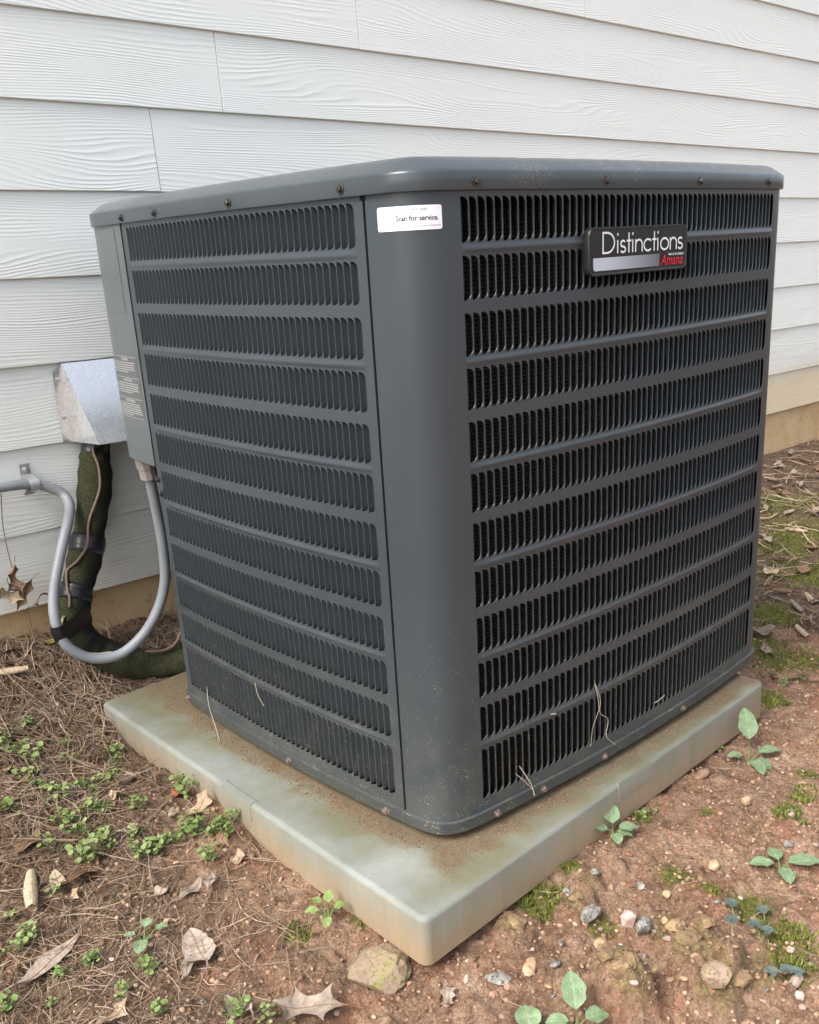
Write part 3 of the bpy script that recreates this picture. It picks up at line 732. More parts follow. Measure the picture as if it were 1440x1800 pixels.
GL = {'D': (.86, [[(.05, .0), (.05, 1.0)], [(.05, .955), (.28, .955)] + arc(.28, .5, .46, .455, 88, -88) + [(.28, .045), (.05, .045)]]),
      'i': (.21, [[(.08, 0), (.08, XH)], [(.08, .80), (.08, .92)]]),
      't': (.30, [[(.14, 0), (.14, .92)], [(.0, XH - .05), (.29, XH - .05)]]),
      'n': (.55, [[(.06, 0), (.06, XH)], [(.06, .30)] + arc(.27, .34, .21, .225, 180, 0) + [(.48, 0)]]),
      'c': (.58, [arc(.31, .30, .265, .27, 42, 318, 30)]), 'o': (.66, [arc(.33, .30, .27, .27, 0, 360, 36)]),
      's': (.43, [arc(.20, .425, .135, .135, 30, 265, 16) + arc(.20, .16, .155, .13, 85, -150, 18)])}
def word(b, txt, x0, y0, h, wid, z, sx=1.0):
    x = 0; out = []
    for ch in txt:
        adv, st = GL[ch]
        for s_ in st:
            pts = [(x0 + (x + px_) * h * sx, y0 + py_ * h) for px_, py_ in s_]
            if len(pts) == 2: pts = [pts[0], ((pts[0][0] + pts[1][0]) / 2, (pts[0][1] + pts[1][1]) / 2), pts[1]]
            z += .00003; stroke(b, pts, wid, z)
        x += adv
    return x * h * sx
tw = sum(GL[c_][0] for c_ in 'Distinctions'); hcap = .0305; sxx = .205 / (tw * hcap)
lt = MB(); word(lt, 'Distinctions', -.0925, -.0035, hcap, .0028, .0071, sxx); lt.build('lettering', M_WHITE, badge)
bar = [(-.113, -.0085), (-.113, -.0215)] + [(-.108 - .005 * math.cos(math.radians(a)), -.0215 - .005 * math.sin(math.radians(a))) for a in (30, 60, 90)] + [(.05, -.0265), (.05, -.0085)]
flat(bar, [tuple(range(len(bar)))], M_BAR, 'silver_bar', badge, .0070)
V, Ft = text_mesh('Amana', .0215, .00022, .25, spacing=1.0); V[:, 0] += .052 - V[:, 0].min(); k = .060 / (V[:, 0].max() - V[:, 0].min()); V[:, 0] = .052 + (V[:, 0] - .052) * k
flat([(x, y - .0255) for x, y, _ in V], Ft, M_RED, 'lettering', badge, .0076)
V, Ft = text_mesh('Heating & Air Conditioning', .0050, .0001); k = .042 / V[:, 0].max()
flat([(.0725 + x * k, y - .0118) for x, y, _ in V], Ft, M_WHITE, 'lettering', badge, .0077)
# service sticker on the rounded corner
def wrap(verts2, s0, z0, off): V2 = np.array(verts2); return W(s0 + V2[:, 0], z0 + V2[:, 1], off)
SX0, SX1, SZ0, SZ1 = .7928, .8834, .7617, .7909
stb = MB(); nst = 18; ss = np.linspace(SX0, SX1, nst)
def edge(s): d = min(s - SX0, SX1 - s); r = .003; return 0 if d >= r else r - math.sqrt(max(0, r * r - (r - d) ** 2))
ss = np.r_[SX0, SX0 + .0006, SX0 + .0015, np.linspace(SX0 + .003, SX1 - .003, 20), SX1 - .0015, SX1 - .0006, SX1]
stb.grid(np.array([[W(s, SZ0 + edge(s), .0006), W(s, SZ1 - edge(s), .0006)] for s in ss]))
stk = ub(stb, 'service_sticker', M_STICK, smooth=True); stk['label'] = 'white sticker reading Scan for service'
def st_text(txt, size, bold, x, y, width, mt):
    V, Ft = text_mesh(txt, size, bold); k = width / V[:, 0].max()
    b = MB(); b.add(wrap([(x + q[0] * k, y + q[1]) for q in V], SX0, SZ0, .0010), Ft); b.build('lettering', mt, stk)
st_text('SERVICE STARTS HERE', .0040, 0, .0300, .0232, .040, M_INKG)
st_text('Scan for service.', .0090, .00010, .0290, .0115, .056, M_INK)
st_text('View the unit, find its service provider, and request help', .0034, 0, .0300, .0042, .058, M_INKG)
# warning label on the control cover
wl = MB(); sv = np.linspace(-.055, .0775, 24); wl.grid(np.stack([W(sv, z, .0021) for z in (.455, .575)], 1)); wlab = ub(wl, 'warning_label', M_LABEL, smooth=True)
wlab['label'] = 'grey warning label with three blocks of pale print'
wp = MB(); y0 = .571
for blk, (hd, nl) in enumerate((('WARNING', 5), ('ADVERTENCIA', 5), ('AVERTISSEMENT', 6))):
    top = .5735 - blk * .0395
    wp.grid(np.stack([W(sv, z, .0026) for z in (top - .0009, top)], 1))
    V, Ft = text_mesh(hd, .0068, .0002, align='CENTER'); wp.add(W(.020 + V[:, 0], top - .0075 + V[:, 1], .0028), Ft)
    for q in range(nl):
        x = -.050; end = .072 - (rnd.uniform(.02, .05) if q == nl - 1 else rnd.uniform(0, .01))
        while x < end:
            L_ = rnd.uniform(.004, .012); z = top - .0125 - q * .0043; xe = min(x + L_, end)
            wp.add(W([x, xe, xe, x], [z, z, z + .0021, z + .0021], .0027), [(0, 1, 2, 3)]); x = xe + .0016
wp.grid(np.stack([W(sv, z, .0026) for z in (.4565, .4575)], 1))
wp.build('printed_text', M_LPRINT, wlab)
dl = MB(); dl.grid(np.stack([W(np.linspace(-.04, .06, 14), z, .0021) for z in (.655, .80)], 1)); ub(dl, 'data_plate', M_CTRL, smooth=True)

# ------------------------------------------------------------------ line-set hood on the wall
hood = empty('pipe_hood'); tag(hood, 'galvanised sheet-metal hood screwed to the siding over the pipe entry', 'pipe hood')
def wpts(L): return [tuple(WP(*q)) for q in L]
b = MB(); HT, HB, HS0, HS1, HD = .5425, .3715, .0165, .165, .142
b.add(wpts([(HS0, HT, .006), (HS1, HT, .006), (HS1, HB + .008, HD), (HS0, HB + .008, HD)]), [(0, 1, 2, 3)])
b.build('front_sheet', M_GALV, hood)
for s in (HS0, HS1):
    b = MB(); b.add(wpts([(s, HT, .004), (s, HB, .004), (s, HB + .008, HD - .0005), (s, HT, .0055)]), [(0, 1, 2, 3)]); b.build('side_sheet', M_GALV, hood)
for s, d in ((HS0, -1), (HS1, 1)):
    b = MB(); b.add(wpts([(s, HT, .0045), (s + d * .022, HT - .016, .0035), (s + d * .0225, HB + .012, .003), (s + d * .0225, HB, .003), (s, HB, .0035)]), [(0, 1, 2, 3, 4)]); b.build('flange', M_GALV, hood)
    if d < 0:
        for t in (.5095, .4289):
            mm = Matrix.Identity(4)
            for i in range(3): mm[i][0] = WU[i]; mm[i][1] = WV[i]; mm[i][2] = WNn[i]; mm[i][3] = WP(s - .0125, t, .004)[i]
            zs = SCM.copy() if 'zs_' not in globals() else zs_
            zs.materials.clear(); zs.materials.append(M_ZINC); zs_ = zs; link('screw', zs, hood, mm @ Matrix.Scale(.8, 4))

# ------------------------------------------------------------------ insulated line set, its wires and tape
pp = [(.0633, 1.145, .4141), (.0502, 1.143, .3592), (.0353, 1.138, .2787), (.0006, 1.125, .1831), (-.0385, 1.108, .103), (-.0736, 1.092, .0493), (-.0929, 1.075, .0054), (-.0849, 1.06, -.0446), (-.047, 1.045, -.083), (.0135, 1.015, -.118), (.088, .975, -.124), (.17, .93, -.112), (.24, .88, -.10)]
pp = catmull(pp, 7)
line = empty('refrigerant_line', (.03, 1.11, .37)); tag(line, 'black foam-wrapped refrigerant pipe grown over with moss below the hood', 'pipe'); LMx = Matrix.Translation((-.03, -1.11, -.37))
def lp(mb, name, mt, sm=True):
    o = mb.build(name, mt, line, sm); o.matrix_basis = LMx; return o
b = MB(); rr = [(.0290 if i < 9 else .0355) + .0022 * math.sin(i * .55) + .0015 * math.sin(i * 1.7) for i in range(len(pp))]; b.tube(pp, rr, 20)
lp(b, 'insulation', M_FOAM)
b = MB(); b.tube([np.array(p) + np.array((.027, .030, -.004)) for p in pp[6:len(pp) - 8]], .021, 14); lp(b, 'insulation', M_FOAM)
def wrap_tape(i0, i1, grow=.0022, skew=.0):
    b = MB(); idx_ = range(i0, i1 + 1); b.tube([pp[i] for i in idx_], [rr[i] + grow + .0007 * math.sin(3 * i) for i in idx_], 20); return lp(b, 'tape_wrap', M_TAPE)
wrap_tape(22, 25); wrap_tape(32, 36); wrap_tape(4, 8, .0012)
view = np.array(CAM_C)
def on_pipe(i, ang, lift):
    t = np.array(pp[min(i + 1, len(pp) - 1)]) - np.array(pp[max(i - 1, 0)]); t /= np.linalg.norm(t); c = view - pp[i]; c -= t * c.dot(t); c /= np.linalg.norm(c); w_ = np.cross(t, c)
    return np.array(pp[i]) + (c * math.cos(ang) + w_ * math.sin(ang)) * (rr[i] + lift)
b = MB(); b.tube(catmull([on_pipe(i, a, .0042) for i, a in ((6, .05), (8, .06), (11, -.2), (15, -.25), (19, .05), (21, .1), (24, .0), (27, .3), (29, .85), (31, .8), (34, .45), (36, .25), (39, .15))], 5), .0032, 8); lp(b, 'thermostat_wire', M_WIRE)
b = MB(); b.tube(catmull([on_pipe(i, a, .0045) for i, a in ((41, .45), (43, .75), (46, .8), (49, .55), (53, .15), (56, -.15), (59, -.35))], 5), .0033, 8); lp(b, 'bare_wire_end', M_WIRE2)
b = MB(); b.tube(catmull([(.02, .985, -.083), (.06, .96, -.083), (.085, .945, -.06), (.105, .94, -.01), (.12, .935, .03)], 6), .0035, 8); lp(b, 'thermostat_wire', M_WIRE)

# ------------------------------------------------------------------ grey electrical conduit
cp = [(-1.6, 1.155, .325), (-.9, 1.155, .316), (-.4, 1.155, .3115), (-.1634, 1.155, .3073), (-.0943, 1.155, .2997), (-.0588, 1.15, .2856), (-.0375, 1.14, .2667), (-.0395, 1.115, .2432), (-.067, 1.08, .2124), (-.1057, 1.05, .1581), (-.1381, 1.03, .0947), (-.1541, 1.01, .0402),
      (-.1486, 1.0, -.0081), (-.124, .99, -.0423), (-.0872, .98, -.0624), (-.0393, .97, -.0622), (.0107, .96, -.0312), (.0492, .95, .02), (.0701, .94, .0826), (.0720, .93, .1608), (.0650, .92, .2399), (.056, .91, .305), (.0500, .905, .345)]
cpp = catmull(cp, 7); cnd = empty('electrical_conduit', (-.0943, 1.155, .30)); tag(cnd, 'grey flexible electrical conduit looping from the wall up into the control box', 'conduit'); CMx = Matrix.Translation((.0943, -1.155, -.30))
def cpart(mb, name, mt, sm=True):
    o = mb.build(name, mt, cnd, sm); o.matrix_basis = CMx; return o
b = MB(); b.tube(cpp, [.0110 + .0002 * (i % 2) for i in range(len(cpp))], 16); cpart(b, 'conduit_tube', M_COND)
b = MB(); e_ = np.array(cp[-1]); dn = np.array((.056, .91, .305)) - e_; dn /= np.linalg.norm(dn)
b.tube([e_ + dn * .028, e_ + dn * .026, e_ + dn * .004, e_ + dn * .002, e_ - dn * .02], [.0150, .0178, .0178, .0205, .0205], 10); cpart(b, 'connector', M_CONN, False)
def wrap_on(ii, r, mt, name):
    b = MB(); b.tube([cpp[i] for i in ii], r, 16); return cpart(b, name, mt)
# tape tying the conduit to the pipe
i_c = min(range(len(cpp)), key=lambda i: np.linalg.norm(cpp[i] - np.array((-.1541, 1.01, .012)))); i_p = min(range(len(pp)), key=lambda i: abs(pp[i][2] - .012))
tie = MB(); n = 26; cc = np.array(cpp[i_c]); pc = np.array(pp[i_p]); ax = (pc - cc) / np.linalg.norm(pc - cc); tdir = np.array((-.15, -.1, .98)); tdir -= ax * tdir.dot(ax); tdir /= np.linalg.norm(tdir); sd = np.cross(ax, tdir)
loop = []
for k in range(n):
    a = 2 * math.pi * k / n; ctr, r = (pc, rr[i_p] + .003) if math.cos(a) > 0 else (cc, .0145)
    loop.append((ctr + ax * math.cos(a) * r + sd * math.sin(a) * r, tdir * (.021 if math.cos(a) > 0 else .019)))
tie.grid([[tuple(p - w_ + ax * .006), tuple(p + w_ * .1 + (p - (pc + cc) / 2) * .03), tuple(p + w_)] for p, w_ in loop], closed_u=True)
o = cpart(tie, 'tape_tie', M_TAPE)
tf = MB(); q = pc + ax * (rr[i_p] + .002) + tdir * .008; cv = (view - q) / np.linalg.norm(view - q)
tf.add([q - tdir * .016 + cv * .02, q + tdir * .012 + cv * .012, q + ax * .022 + tdir * .006 + cv * .016, q + ax * .006 + tdir * .002 + cv * .03], [(0, 3, 1), (1, 3, 2), (0, 2, 3)]); cpart(tf, 'tape_tail', M_TAPE, False)
# strap clamp on the siding
cs = MB(); cx0, cz0 = -.0943, .2997; wc = .011
prof = [(.042, .0015), (.019, .0015), (.0165, .014)] + [(.0146 * math.sin(math.radians(a)), .0305 + .0146 * math.cos(math.radians(a))) for a in range(60, -151, -30)] + [(-.0165, .014), (-.020, .0015), (-.026, .0015)]
cs.grid([[tuple(np.array((cx0 + d, WO.y - (cx0 * .0147) + .0 - y_, cz0 + z_)) ) for z_, y_ in prof] for d in (-wc, wc)]); clm = cs.build('pipe_strap', M_ZINC); sharp(clm, 50)
tag(clm, 'shiny zinc strap clamping the grey conduit to the siding', 'pipe clamp')
mm = Matrix.Identity(4)
for i in range(3): mm[i][0] = WU[i]; mm[i][1] = WV[i]; mm[i][2] = WNn[i]
mm.translation = Vector((cx0, WO.y - cx0 * .0147 - .002, cz0 + .030)); link('screw', zs_, clm, mm)

# ------------------------------------------------------------------ leaves, straw, plants, stones
def gz(x, y): return float(ground_z(np.array([x]), np.array([y]))[0])
def oak_leaf(L=.08, wid=.03, lobes=3, curl=.25, seed=0, fold=.25, stem=.25):
    r = random.Random(seed); b = MB(); n = 22; rows = []
    for i in range(n + 1):
        t = i / n; w = wid * (math.sin(math.pi * min(1, t * .97 + .03)) ** .8) * (1 - .15 * t)
        lob = 1 - .62 * (0.5 + .5 * math.cos(2 * math.pi * lobes * (t + .02))) ** 1.6 if lobes else 1
        wl, wr = w * lob * r.uniform(.92, 1.05), w * lob * r.uniform(.92, 1.05)
        x = (t - .5) * L; zc = curl * L * ((t - .5) ** 2 * 2 - .1) + .004 * math.sin(t * 7 + seed)
        sh = wid * .25 * math.sin(2 * math.pi * lobes * (t + .02)) if lobes else 0
        rows.append([(x + sh, wl, zc + fold * wl + .002 * math.sin(9 * t + seed)), (x + sh * .5, wl * .5, zc + fold * wl * .3), (x, 0, zc), (x + sh * .5, -wr * .5, zc + fold * wr * .3), (x + sh, -wr, zc + fold * wr + .003 * math.sin(7 * t))])
    b.grid(rows); p = rows[0][2]; b.tube([p, (p[0] - L * stem * .5, .003, p[2] + .001), (p[0] - L * stem, .008, p[2])], .0009, 5)
    vein = [(q[2][0], q[2][1], q[2][2] + .0006) for q in rows]; b.tube(vein, .0006, 4, False)
    return b
def rolled_leaf(L=.075, r=.009, turns=1.35, seed=0):
    b = MB(); rows = []
    for i in range(12):
        t = i / 11; k = r * (.55 + .5 * math.sin(math.pi * (.12 + .8 * t))); rows.append([((t - .5) * L, k * math.cos(a) * (1 - .08 * a), k * math.sin(a) * (1 - .08 * a) + .1 * L * (t - .5) ** 2) for a in np.linspace(0, turns * math.pi * 1.2, 10)])
    b.grid(rows); return b
def lay(o, px, py, yaw, pitch=0., roll=0., lift=.004, scale=1.0):
    P = gpx(px, py); o.location = (P[0], P[1], gz(P[0], P[1]) + lift); o.rotation_euler = (roll, pitch, yaw); o.scale = (scale,) * 3; return o
def dry(px, py, label, kind, M, yaw, seed, L=.08, wid=.03, lobes=3, curl=.25, pitch=0, roll=0, lift=.006, group=None, cat='leaf', name='fallen_leaf'):
    b = rolled_leaf(L, wid, seed=seed) if kind == 'roll' else oak_leaf(L, wid, lobes, curl, seed)
    o = b.build(name, M, None, True); lay(o, px, py, yaw, pitch, roll, lift); tag(o, label, cat, group); return o
dry(345, 1432, 'curled beige oak leaf lying against weeds beside the pad', 'oak', M_DRYA, .4, 1, .085, .030, 3, .5, lift=.012)
dry(350, 1672, 'flat grey-brown leaf on bare soil with a torn end', 'oak', M_DRYG, 1.35, 2, .085, .026, 0, .12)
dry(330, 1700, 'small grey leaf scrap beside the flat grey-brown leaf', 'oak', M_DRYG, 1.0, 12, .04, .013, 0, .1)
dry(548, 1785, 'tan lobed oak leaf cut off by the bottom edge of the picture', 'oak', M_DRYG, -.85, 3, .108, .042, 2, .15, lift=.008)
dry(58, 1575, 'pale rolled dry leaf standing on the left litter', 'roll', M_DRYA, 1.2, 4, .10, .012, roll=.3, lift=.010)
dry(52, 1490, 'dark brown pointed leaf at the left edge of the weeds', 'oak', M_DRYB, .7, 5, .075, .016, 0, .3)
dry(150, 1535, 'broad brown leaf below the weed patch', 'oak', M_DRYB, .5, 6, .07, .021, 0, .25)
dry(125, 1580, 'small cream leaf scrap under the weed patch', 'oak', M_DRYA, 0.1, 7, .035, .014, 2, .2)
dry(72, 1250, 'grey matted leaf on the pine straw left of the pad', 'oak', M_DRYG, .6, 8, .12, .036, 2, .2)
dry(14, 1193, 'pale rolled leaf at the left edge on the straw', 'roll', M_DRYA, -.5, 9, .09, .010, lift=.012)
dry(88, 1696, 'long grey twisted leaf low on the left', 'oak', M_DRYG, .35, 10, .12, .017, 0, .25, lift=.008)
dry(20, 1145, 'flat grey-brown leaf at the foot of the foundation', 'oak', M_DRYB, .2, 11, .08, .024, 0, .2)
dry(20, 1172, 'orange-brown leaf in the straw near the foundation', 'oak', M_DRYB, .9, 13, .06, .02, 2, .3)
dry(88, 1138, 'yellow-green fading leaf lying below the conduit loop', 'oak', M_YELLOW, -.5, 14, .09, .013, 0, .15, lift=.02)
dry(232, 1470, 'dark curled leaf scrap beside the weeds near the pad', 'oak', M_DRYG, .2, 15, .03, .012, 0, .5)
dry(305, 1437, 'grey crumpled leaf beside the beige oak leaf', 'roll', M_DRYG, 1.0, 16, .03, .008)
dry(315, 1400, 'small rust-red leaf against the left side of the pad', 'oak', mat('rust_leaf', .6, 0, .3, (.27, .09, .035)), .3, 17, .035, .012, 0, .2)
dry(372, 1560, 'small grey leaf in the middle of the bare left soil', 'oak', M_DRYG, .9, 18, .045, .018, 2, .25)
dry(200, 1795, 'pale leaf fragment at the bottom left', 'oak', M_DRYA, .3, 19, .06, .018, 2, .2)
dry(420, 1780, 'pale bent leaf piece right of the bottom left weed', 'oak', M_DRYG, 1.8, 20, .05, .016, 0, .3)
dry(790, 1755, 'brown lacy leaf fragment on the soil below the pad corner', 'oak', M_DRYG, .6, 22, .04, .016, 3, .1)
bgleaf = [(1355, 845), (1408, 858), (1438, 835), (1375, 875), (1400, 935), (1432, 905), (1350, 955), (1412, 1010), (1375, 1050), (1430, 1060), (1352, 1150), (1395, 838), (1420, 815), (1365, 860), (1432, 870), (1350, 900), (1385, 905), (1425, 965), (1370, 985), (1355, 1010), (1400, 1075), (1340, 1120), (1425, 1195), (1380, 1195), (1410, 1120), (1390, 800), (1368, 822)]
for k, (px, py) in enumerate(bgleaf):
    dry(px, py, 'dry curled leaf in the litter to the right behind the condenser', 'roll' if k % 4 == 0 else 'oak', (M_DRYG, M_DRYG, M_DRYB, M_DRYB, M_DRYA)[k % 5], rnd.uniform(0, 6), 30 + k, rnd.uniform(.05, .10), .008 if k % 4 == 0 else rnd.uniform(.014, .024), rnd.choice((0, 2, 3)), .3, lift=.012, group='leaf litter right of the condenser')
for k in range(26):
    x, y = (rnd.uniform(-.62, -.15), rnd.uniform(.25, 1.1)); o = oak_leaf(rnd.uniform(.025, .06), rnd.uniform(.008, .016), rnd.choice((0, 0, 2)), .3, 60 + k).build('leaf_scrap', (M_DRYG, M_DRYB, M_DRYA)[k % 3], None, True)
    o.location = (x, y, gz(x, y) + .004); o.rotation_euler = (rnd.uniform(-.3, .3), rnd.uniform(-.3, .3), rnd.uniform(0, 6)); tag(o, 'small scrap of dead leaf among the pine straw left of the pad', 'leaf', 'leaf scraps in the straw')
# dead leaf cluster hanging by its stalk on the wall
hl = empty('dead_vine', (-.15, 1.13, .27)); tag(hl, 'withered brown leaves hanging on a thin vine against the siding', 'dead vine'); HM = Matrix.Translation((.15, -1.13, -.27))
def wl3(px, py, Y):
    d = CAM_R.T @ np.array([(px - CAM_CX) / CAM_F, (py - CAM_CY) / CAM_F, 1.0]); return CAM_C + d * (Y - CAM_C[1]) / d[1]
b = MB(); b.tube(catmull([wl3(2, 868, 1.15), wl3(5, 920, 1.15), wl3(12, 960, 1.14), wl3(22, 1000, 1.13)], 6), .0012, 5); o = b.build('stalk', M_WIRE, hl, True); o.matrix_basis = HM
b = MB(); b.tube(catmull([wl3(48, 1068, 1.14), wl3(54, 1100, 1.14), wl3(62, 1130, 1.12)], 6), .0016, 5); o = b.build('stalk', M_WIRE, hl, True); o.matrix_basis = HM
for k, (px, py, L_, wd, rz, M_) in enumerate(((24, 1018, .07, .020, 1.45, M_DRYB), (12, 1045, .07, .02, .5, M_DRYA), (42, 1045, .075, .018, 2.2, M_DRYB), (30, 1035, .05, .018, 1.0, M_DRYG), (72, 1048, .05, .010, -.2, M_DRYB))):
    o = oak_leaf(L_, wd, 2, .6, 90 + k, .8).build('leaf', M_, hl, True)
    o.matrix_basis = HM @ Matrix.Translation(Vector(wl3(px, py, 1.12))) @ Matrix.Rotation(rz, 4, 'Y') @ Matrix.Rotation(1.3 + .3 * k, 4, 'X')
# broad-leaved seedlings
def blade(L, w, fold=.2, droop=.25, n=8):
    b = MB(); rows = []
    for i in range(n + 1):
        t = i / n; ww = w * (math.sin(math.pi * (t ** .85)) ** .75) * rnd.uniform(.88, 1.08) + .0004; x = t * L; z = -droop * L * t * t
        rows.append([(x, ww, z + fold * ww + .0012 * math.sin(13 * t)), (x, ww * .5, z + fold * ww * .35), (x, 0, z), (x, -ww * .5, z + fold * ww * .35), (x, -ww, z + fold * ww + .0012 * math.sin(11 * t + 1))])
    b.grid(rows); return b
def seedling(px, py, label, leaves, M_=None, stalk=.012, name='leafy_seedling', group=None):
    P = gpx(px, py); e = empty(name, (P[0], P[1], gz(P[0], P[1]))); tag(e, label, 'plant', group)
    for (yaw, up, ln, L_, w_) in leaves:
        h = Vector((math.cos(yaw) * math.cos(up), math.sin(yaw) * math.cos(up), math.sin(up)))
        st = MB(); tip = Vector((0, 0, stalk)) + h * ln; st.tube([(0, 0, -.005), (h.x * ln * .3, h.y * ln * .3, stalk * .6), tip], [.0017, .0014, .0011], 6); st.build('stalk', M_STEM, e, True)
        o = blade(L_, w_).build('leaf', M_ or M_BROAD, e, True)
        o.matrix_basis = Matrix.Translation(tip) @ Matrix.Rotation(yaw, 4, 'Z') @ Matrix.Rotation(-up * .75, 4, 'Y')
    return e
# yaw: 0 = +x. In the picture +x runs right-up, -y runs right-down, camera side is (-x,-y)
seedling(1318, 1335, 'tall broad-leaved seedling at the right corner of the pad', [(.75, 1.25, .035, .065, .019), (-.45, .25, .02, .05, .014), (-2.2, .15, .015, .045, .014), (-1.5, -.1, .012, .035, .015), (2.4, .3, .015, .03, .012)])
seedling(1078, 1478, 'broad-leaved seedling against the middle of the pad rim', [(.8, 1.0, .014, .040, .014), (-.45, .2, .012, .036, .014), (2.3, .5, .010, .034, .012), (-2.2, .2, .008, .026, .011), (-1.0, .1, .008, .024, .010)])
seedling(1372, 1530, 'broad-leaved seedling spreading on bare soil at the right edge', [(-.6, .15, .014, .062, .016), (2.3, .3, .012, .038, .013), (.9, .35, .010, .034, .012), (-2.3, .15, .010, .034, .012)])
seedling(1015, 1822, 'upright seedling at the bottom edge below the mossy clods', [(.85, 1.0, .016, .050, .016), (2.4, .3, .012, .030, .012), (-.5, .25, .012, .032, .014)])
seedling(935, 1838, 'round-leaved seedling cut by the bottom edge', [(.9, .5, .010, .038, .018), (2.4, .2, .01, .03, .012), (-.5, .2, .01, .03, .012)])
seedling(255, 1665, 'round-leaved seedling alone on the left soil', [(-2.2, .25, .012, .026, .011), (.8, .5, .014, .020, .008), (-.4, .4, .02, .018, .007), (2.4, .35, .012, .016, .006)])
seedling(580, 1638, 'pale small seedling at the foot of the left pad side', [(.8, .9, .016, .022, .008), (-.4, .6, .012, .020, .008), (2.3, .3, .016, .020, .009), (-2.3, .2, .012, .020, .008), (1.6, .5, .02, .018, .007)], M_GREEN)
# blue-grey clover, lower right
def clover(px, py, n, label, r=.0075):
    P = gpx(px, py); e = empty('clover_plant', (P[0], P[1], gz(P[0], P[1]))); tag(e, label, 'plant', 'blue-grey clovers at the lower right'); lm = blade(r * 1.5, r * .72, .15, .1, 5).mesh('leaflet', (M_BLUEG,), True)
    for k in range(n):
        a = rnd.uniform(0, 6.28); d = rnd.uniform(.004, .026); c = Vector((d * math.cos(a), d * math.sin(a), rnd.uniform(.010, .024)))
        st = MB(); st.tube([(0, 0, -.003), tuple(c * .5 + Vector((0, 0, .004))), tuple(c)], .0008, 5); st.build('stalk', M_STEM, e, True)
        for q in range(4):
            link('leaflet', lm, e, Matrix.Translation(c) @ Matrix.Rotation(a + q * 1.57, 4, 'Z') @ Matrix.Rotation(-.2, 4, 'Y'))
for px, py, n in ((1292, 1633, 1), (1338, 1660, 2), (1285, 1690, 1), (1345, 1632, 1), (1395, 1708, 2), (1360, 1745, 1)):
    clover(px, py, n, 'blue-grey clover sprig low on the right soil')
# small bright weeds on the left
def weed_mesh(seed):
    r = random.Random(seed); b = MB()
    for k in range(r.randint(11, 20)):
        a = r.uniform(0, 6.28); d = r.uniform(.002, .024); h = r.uniform(.006, .030); c = Vector((d * math.cos(a), d * math.sin(a), h)); b.tube([(0, 0, -.004), tuple(c * .6), tuple(c)], .0006, 4, False, 1)
        R_ = r.uniform(.0035, .0066); tl_ = Vector((r.uniform(-.6, .6), r.uniform(-.6, .6), 1)).normalized(); x = tl_.orthogonal().normalized(); x.rotate(Matrix.Rotation(r.uniform(0, 6), 3, tl_)); y = tl_.cross(x)
        nn = 8; pts = [c] + [c + x * (R_ * math.cos(2 * math.pi * q / nn) * 1.1) + y * (R_ * math.sin(2 * math.pi * q / nn)) + tl_ * (.0012 * math.sin(q * 2.1) + .001) for q in range(nn)]
        b.add(pts, [(0, q, q % nn + 1) for q in range(1, nn + 1)])
    return b.mesh('weed', (M_GREEN, M_STEM), True)
WM = [weed_mesh(s) for s in range(12)]
def weed(px, py, label, group, sc_=1.0):
    P = gpx(px, py); o = link('ground_weed', WM[rnd.randrange(12)]); o.location = (P[0], P[1], gz(P[0], P[1])); o.rotation_euler = (0, 0, rnd.uniform(0, 6)); o.scale = (sc_ * rnd.uniform(.55, 1.1),) * 3; tag(o, label, 'plant', group)
for px, py in ((50, 1285), (42, 1275), (5, 1320), (15, 1305), (30, 1330), (60, 1345), (115, 1320), (125, 1345), (200, 1330), (205, 1345), (55, 1375), (25, 1370), (75, 1390), (95, 1400), (85, 1420), (110, 1410), (140, 1395), (165, 1400), (180, 1385), (195, 1375), (205, 1370),
               (150, 1430), (170, 1430), (190, 1425), (130, 1450), (110, 1450), (140, 1470), (180, 1480), (195, 1490), (85, 1495), (150, 1505), (145, 1520), (165, 1515), (245, 1425), (240, 1475), (12, 1430), (30, 1440)):
    weed(px, py, 'small bright green round-leaved weed in the patch left of the pad', 'weed patch left of the pad')
for px, py in ((318, 1378), (325, 1395), (330, 1405), (250, 1505), (262, 1500), (275, 1495), (290, 1485), (310, 1480), (345, 1470), (350, 1455), (375, 1470), (390, 1460), (400, 1475), (405, 1450), (368, 1515), (330, 1465)):
    weed(px, py, 'small green weed close along the left side of the pad', 'weeds along the left pad side')
for px, py in ((100, 1570), (95, 1550), (45, 1640), (50, 1655), (10, 1680), (35, 1675), (160, 1700), (165, 1690), (215, 1760), (220, 1745), (110, 1720), (10, 1780), (415, 1790), (275, 1785), (90, 1765), (265, 1710), (470, 1790), (20, 1610)):
    weed(px, py, 'tiny green weed on the straw-covered soil at the lower left', 'weeds at the lower left', .75)
for px, py in ((1128, 1440), (1135, 1432), (1150, 1428), (1262, 1318), (1380, 1205), (1405, 1195), (1370, 1225)):
    weed(px, py, 'tiny green weed on the bare soil right of the pad', 'weeds right of the pad', .55)
